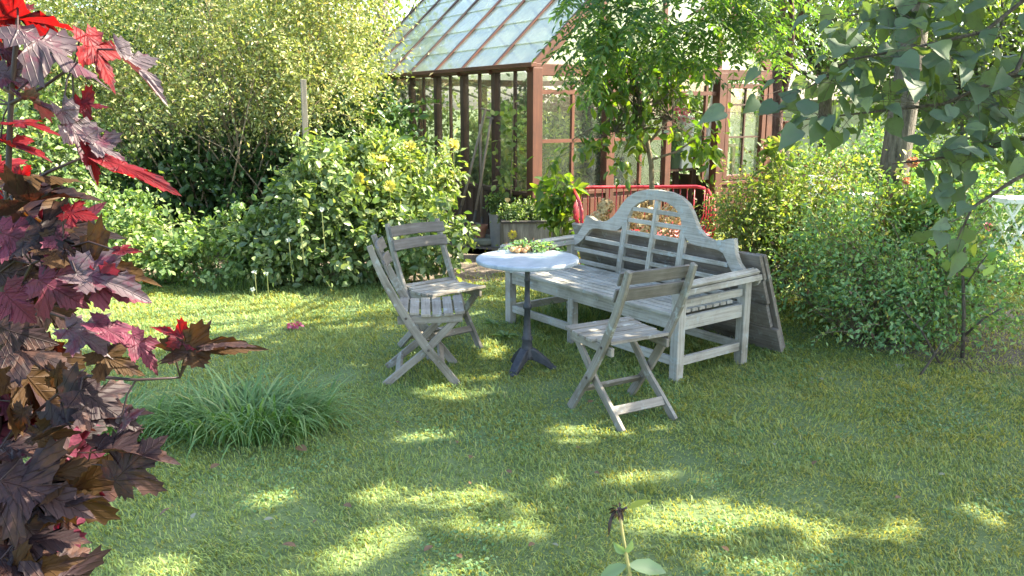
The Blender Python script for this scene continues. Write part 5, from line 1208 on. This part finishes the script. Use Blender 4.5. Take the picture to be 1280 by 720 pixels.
    leaf('dark', (145, 600), (205, 545), 1.0, .85, (.1, -.85, .5), .2); leaf('dark', (120, 560), (225, 570), 1.0, .5, top); leaf('ochre', (50, 600), (120, 575), 1.02, .7, fr); leaf('dark', (0, 560), (80, 560), 1.04, .9, top); leaf('ochre', (40, 545), (100, 540), 1.03, .5, fr)
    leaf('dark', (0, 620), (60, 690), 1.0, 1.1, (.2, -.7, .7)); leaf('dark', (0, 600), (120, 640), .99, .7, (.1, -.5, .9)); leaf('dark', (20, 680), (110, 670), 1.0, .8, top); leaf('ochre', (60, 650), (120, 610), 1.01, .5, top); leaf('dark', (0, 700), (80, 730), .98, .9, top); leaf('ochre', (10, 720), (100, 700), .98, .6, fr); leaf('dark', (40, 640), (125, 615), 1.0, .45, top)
    for _ in range(40):          # more leaves deeper in the bush
        py = random.uniform(230, 760); px = random.uniform(-60, 60+.05*(py-200)) ; L = random.uniform(60, 105); a = random.uniform(-.8, .9)
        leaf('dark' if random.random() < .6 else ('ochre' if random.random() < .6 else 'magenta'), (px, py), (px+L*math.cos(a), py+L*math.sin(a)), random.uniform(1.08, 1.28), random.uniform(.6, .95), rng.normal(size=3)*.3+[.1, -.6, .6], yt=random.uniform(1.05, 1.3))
    for _ in range(10):
        py = random.uniform(-60, 220); px = random.uniform(-90, -15)
        leaf('red', (px, py), (px+random.uniform(30, 70), py+random.uniform(0, 40)), 1.15, .7, fr)
    m.build('stem', M['maplestem'], o, True)
    nv = len(tv); ff = np.array([i for f in tf for i in f])
    def bunch(name, kinds, label):
        P = [p for k in kinds for p in groups[k]]; mi = [j for j, k in enumerate(kinds) for _ in groups[k]]; N = len(P)
        flat = (np.arange(N)[:, None]*nv+ff).ravel(); ob = mesh_np(name, np.array(P).reshape(-1, 3), flat, np.full(N*len(tf), 3), [M['m_'+k] for k in kinds], o, np.repeat(mi, len(tf)), smooth=True); ob['label'] = label
        ul = ob.data.uv_layers.new(name='UVMap'); ul.data.foreach_set('uv', np.tile(np.array([tv[i][:2] for i in ff], np.float32), (N, 1)).ravel())
    for k in groups: vein(M['m_'+k])
    bunch('red_leaves', ['red', 'mauve', 'magenta'], 'crimson leaves, some painted with pale sky sheen'); bunch('dark_leaves', ['dark', 'ochre'], 'dark purple and brown leaves')
maple()

# ------------------------------------------------------------------ withered flower in front
def withered():
    y = 1.9; b = V(787, 720, y); B = np.array([b[0]+.004, y, 0]); o = empty('withered_flower', B, 0, 'withered brown flower on a pale stalk at the bottom of the lawn', 'flower')
    S = lambda px, py, dy=0: V(px, py, y+dy)-B
    m = MB(); m.tube([(0, 0, 0), S(788, 720), S(782, 690), S(777, 660), S(775, 640)], [.006, .0045, .0042, .004, .004], 8); m.build('stem', plain('straw_stem', (.36, .30, .12), .6, noise=(.28, .28, .10), scale=20), o, True)
    P, Dd, Nn, Ls = [], [], [], []
    for a, t, n_, L in ((S(784, 706), S(750, 722), (.1, -.6, .8), 0), (S(784, 706), S(832, 714), (.1, -.6, .8), 0), (S(781, 692), S(768, 680, -.02), (-.3, -.8, .4), 0), (S(781, 692), S(790, 677, -.02), (.3, -.8, .4), 0)):
        P.append(a); Dd.append(t-a); Nn.append(n_); Ls.append(np.linalg.norm(t-a)*1.05)
    leafcloud('leaves', np.array(P), np.array(Dd), np.array(Nn), np.array(Ls), .42, leafmat('grey_green_leaf', [(0, (.12, .17, .10)), (1, (.17, .22, .14))]), o, T_OVAL, ground=False)
    leafcloud('sepal', np.array([S(785, 636)]), np.array([S(820, 622)-S(785, 636)]), np.array([(.0, -.6, .8)]), .062, .30, M['f_yellow'] if False else leafmat('yellow_green_sepal', [(0, (.30, .32, .06)), (1, (.30, .32, .06))]), o, T_OVAL, ground=False)
    n = 46; c = S(773, 637); u = nrm(rng.normal(size=(n, 3))); dd = u*.7+np.array([-.1, 0, -.55]); P = c+u*.007
    leafcloud('withered_head', P, dd, u+rng.normal(size=(n, 3))*.5, .012+.016*rng.random(n), .35, leafmat('withered_petal', [(0, (.02, .014, .014)), (.7, (.055, .03, .025)), (1, (.20, .10, .05))], tint=(1.2, 1, .8), trans=.15), o, ground=False)
    q = MB(); q.tube([S(765, 645), S(762, 655), S(761, 668)], [.004, .005, .002], 6); q.tube([S(777, 638), S(784, 634)], [.003, .003], 6); q.ball(S(774, 637), .007, 8, 6); q.build('dry_petals', plain('dry_petal', (.04, .025, .025), .7), o, True)
withered()

# fallen leaves and a fallen flower head on the lawn
def fallen():
    c = U(367, 413); o = empty('fallen_flower', (c[0], c[1], .02), 0, 'pink flower head lying on the far lawn', 'flower')
    n = 46; p = rng.normal(size=(n, 3))*[.030, .022, .012]; p[:, 2] = np.abs(p[:, 2])+.012; d, nn = orient(nrm(p)); leafcloud('petals', p, d, nn, .034, .7, M['f_pink'], o, ground=False)
    q = MB(); q.tube([(0, 0, .01), (.08, .03, .012)], .004, 5); q.build('stem', M['twig'], o)
    kinds = {'brown': (M['l_drybrown'], 'small curled brown leaf lying on the mown lawn'), 'pale': (leafmat('pale_dry_scrap', [(0, (.20, .20, .14)), (1, (.30, .29, .21))], trans=.2), 'pale dry leaf scrap lying on the mown lawn')}
    for px, py, k, s in ((307, 507, 'brown', .07), (384, 572, 'brown', .08), (264, 595, 'brown', .06), (200, 655, 'brown', .05), (371, 694, 'brown', .06), (242, 658, 'pale', .04), (330, 660, 'pale', .04), (1126, 462, 'pale', .10), (1028, 482, 'pale', .04), (968, 565, 'pale', .03), (1172, 602, 'pale', .03), (690, 690, 'pale', .03),
                         (640, 600, 'brown', .035), (530, 700, 'brown', .05), (1015, 590, 'brown', .04), (430, 640, 'brown', .045), (910, 700, 'brown', .04), (120, 712, 'pale', .07))+tuple((random.uniform(180, 1270), random.uniform(470, 715), 'brown', random.uniform(.02, .045)) for _ in range(16)):
        c = U(px, py); o = leafcloud('fallen_leaf', np.array([[0, 0, 0.]]), np.array([[random.gauss(0, 1), random.gauss(0, 1), .12]]), np.array([[random.gauss(0, .3), random.gauss(0, .3), 1.]]), s, .6, kinds[k][0], None, T_OVAL, ground=False)
        o.location = (c[0], c[1], .035); tag(o, kinds[k][1], 'leaf', 'brown leaves on the lawn' if k == 'brown' else 'pale leaf scraps on the lawn')
fallen()
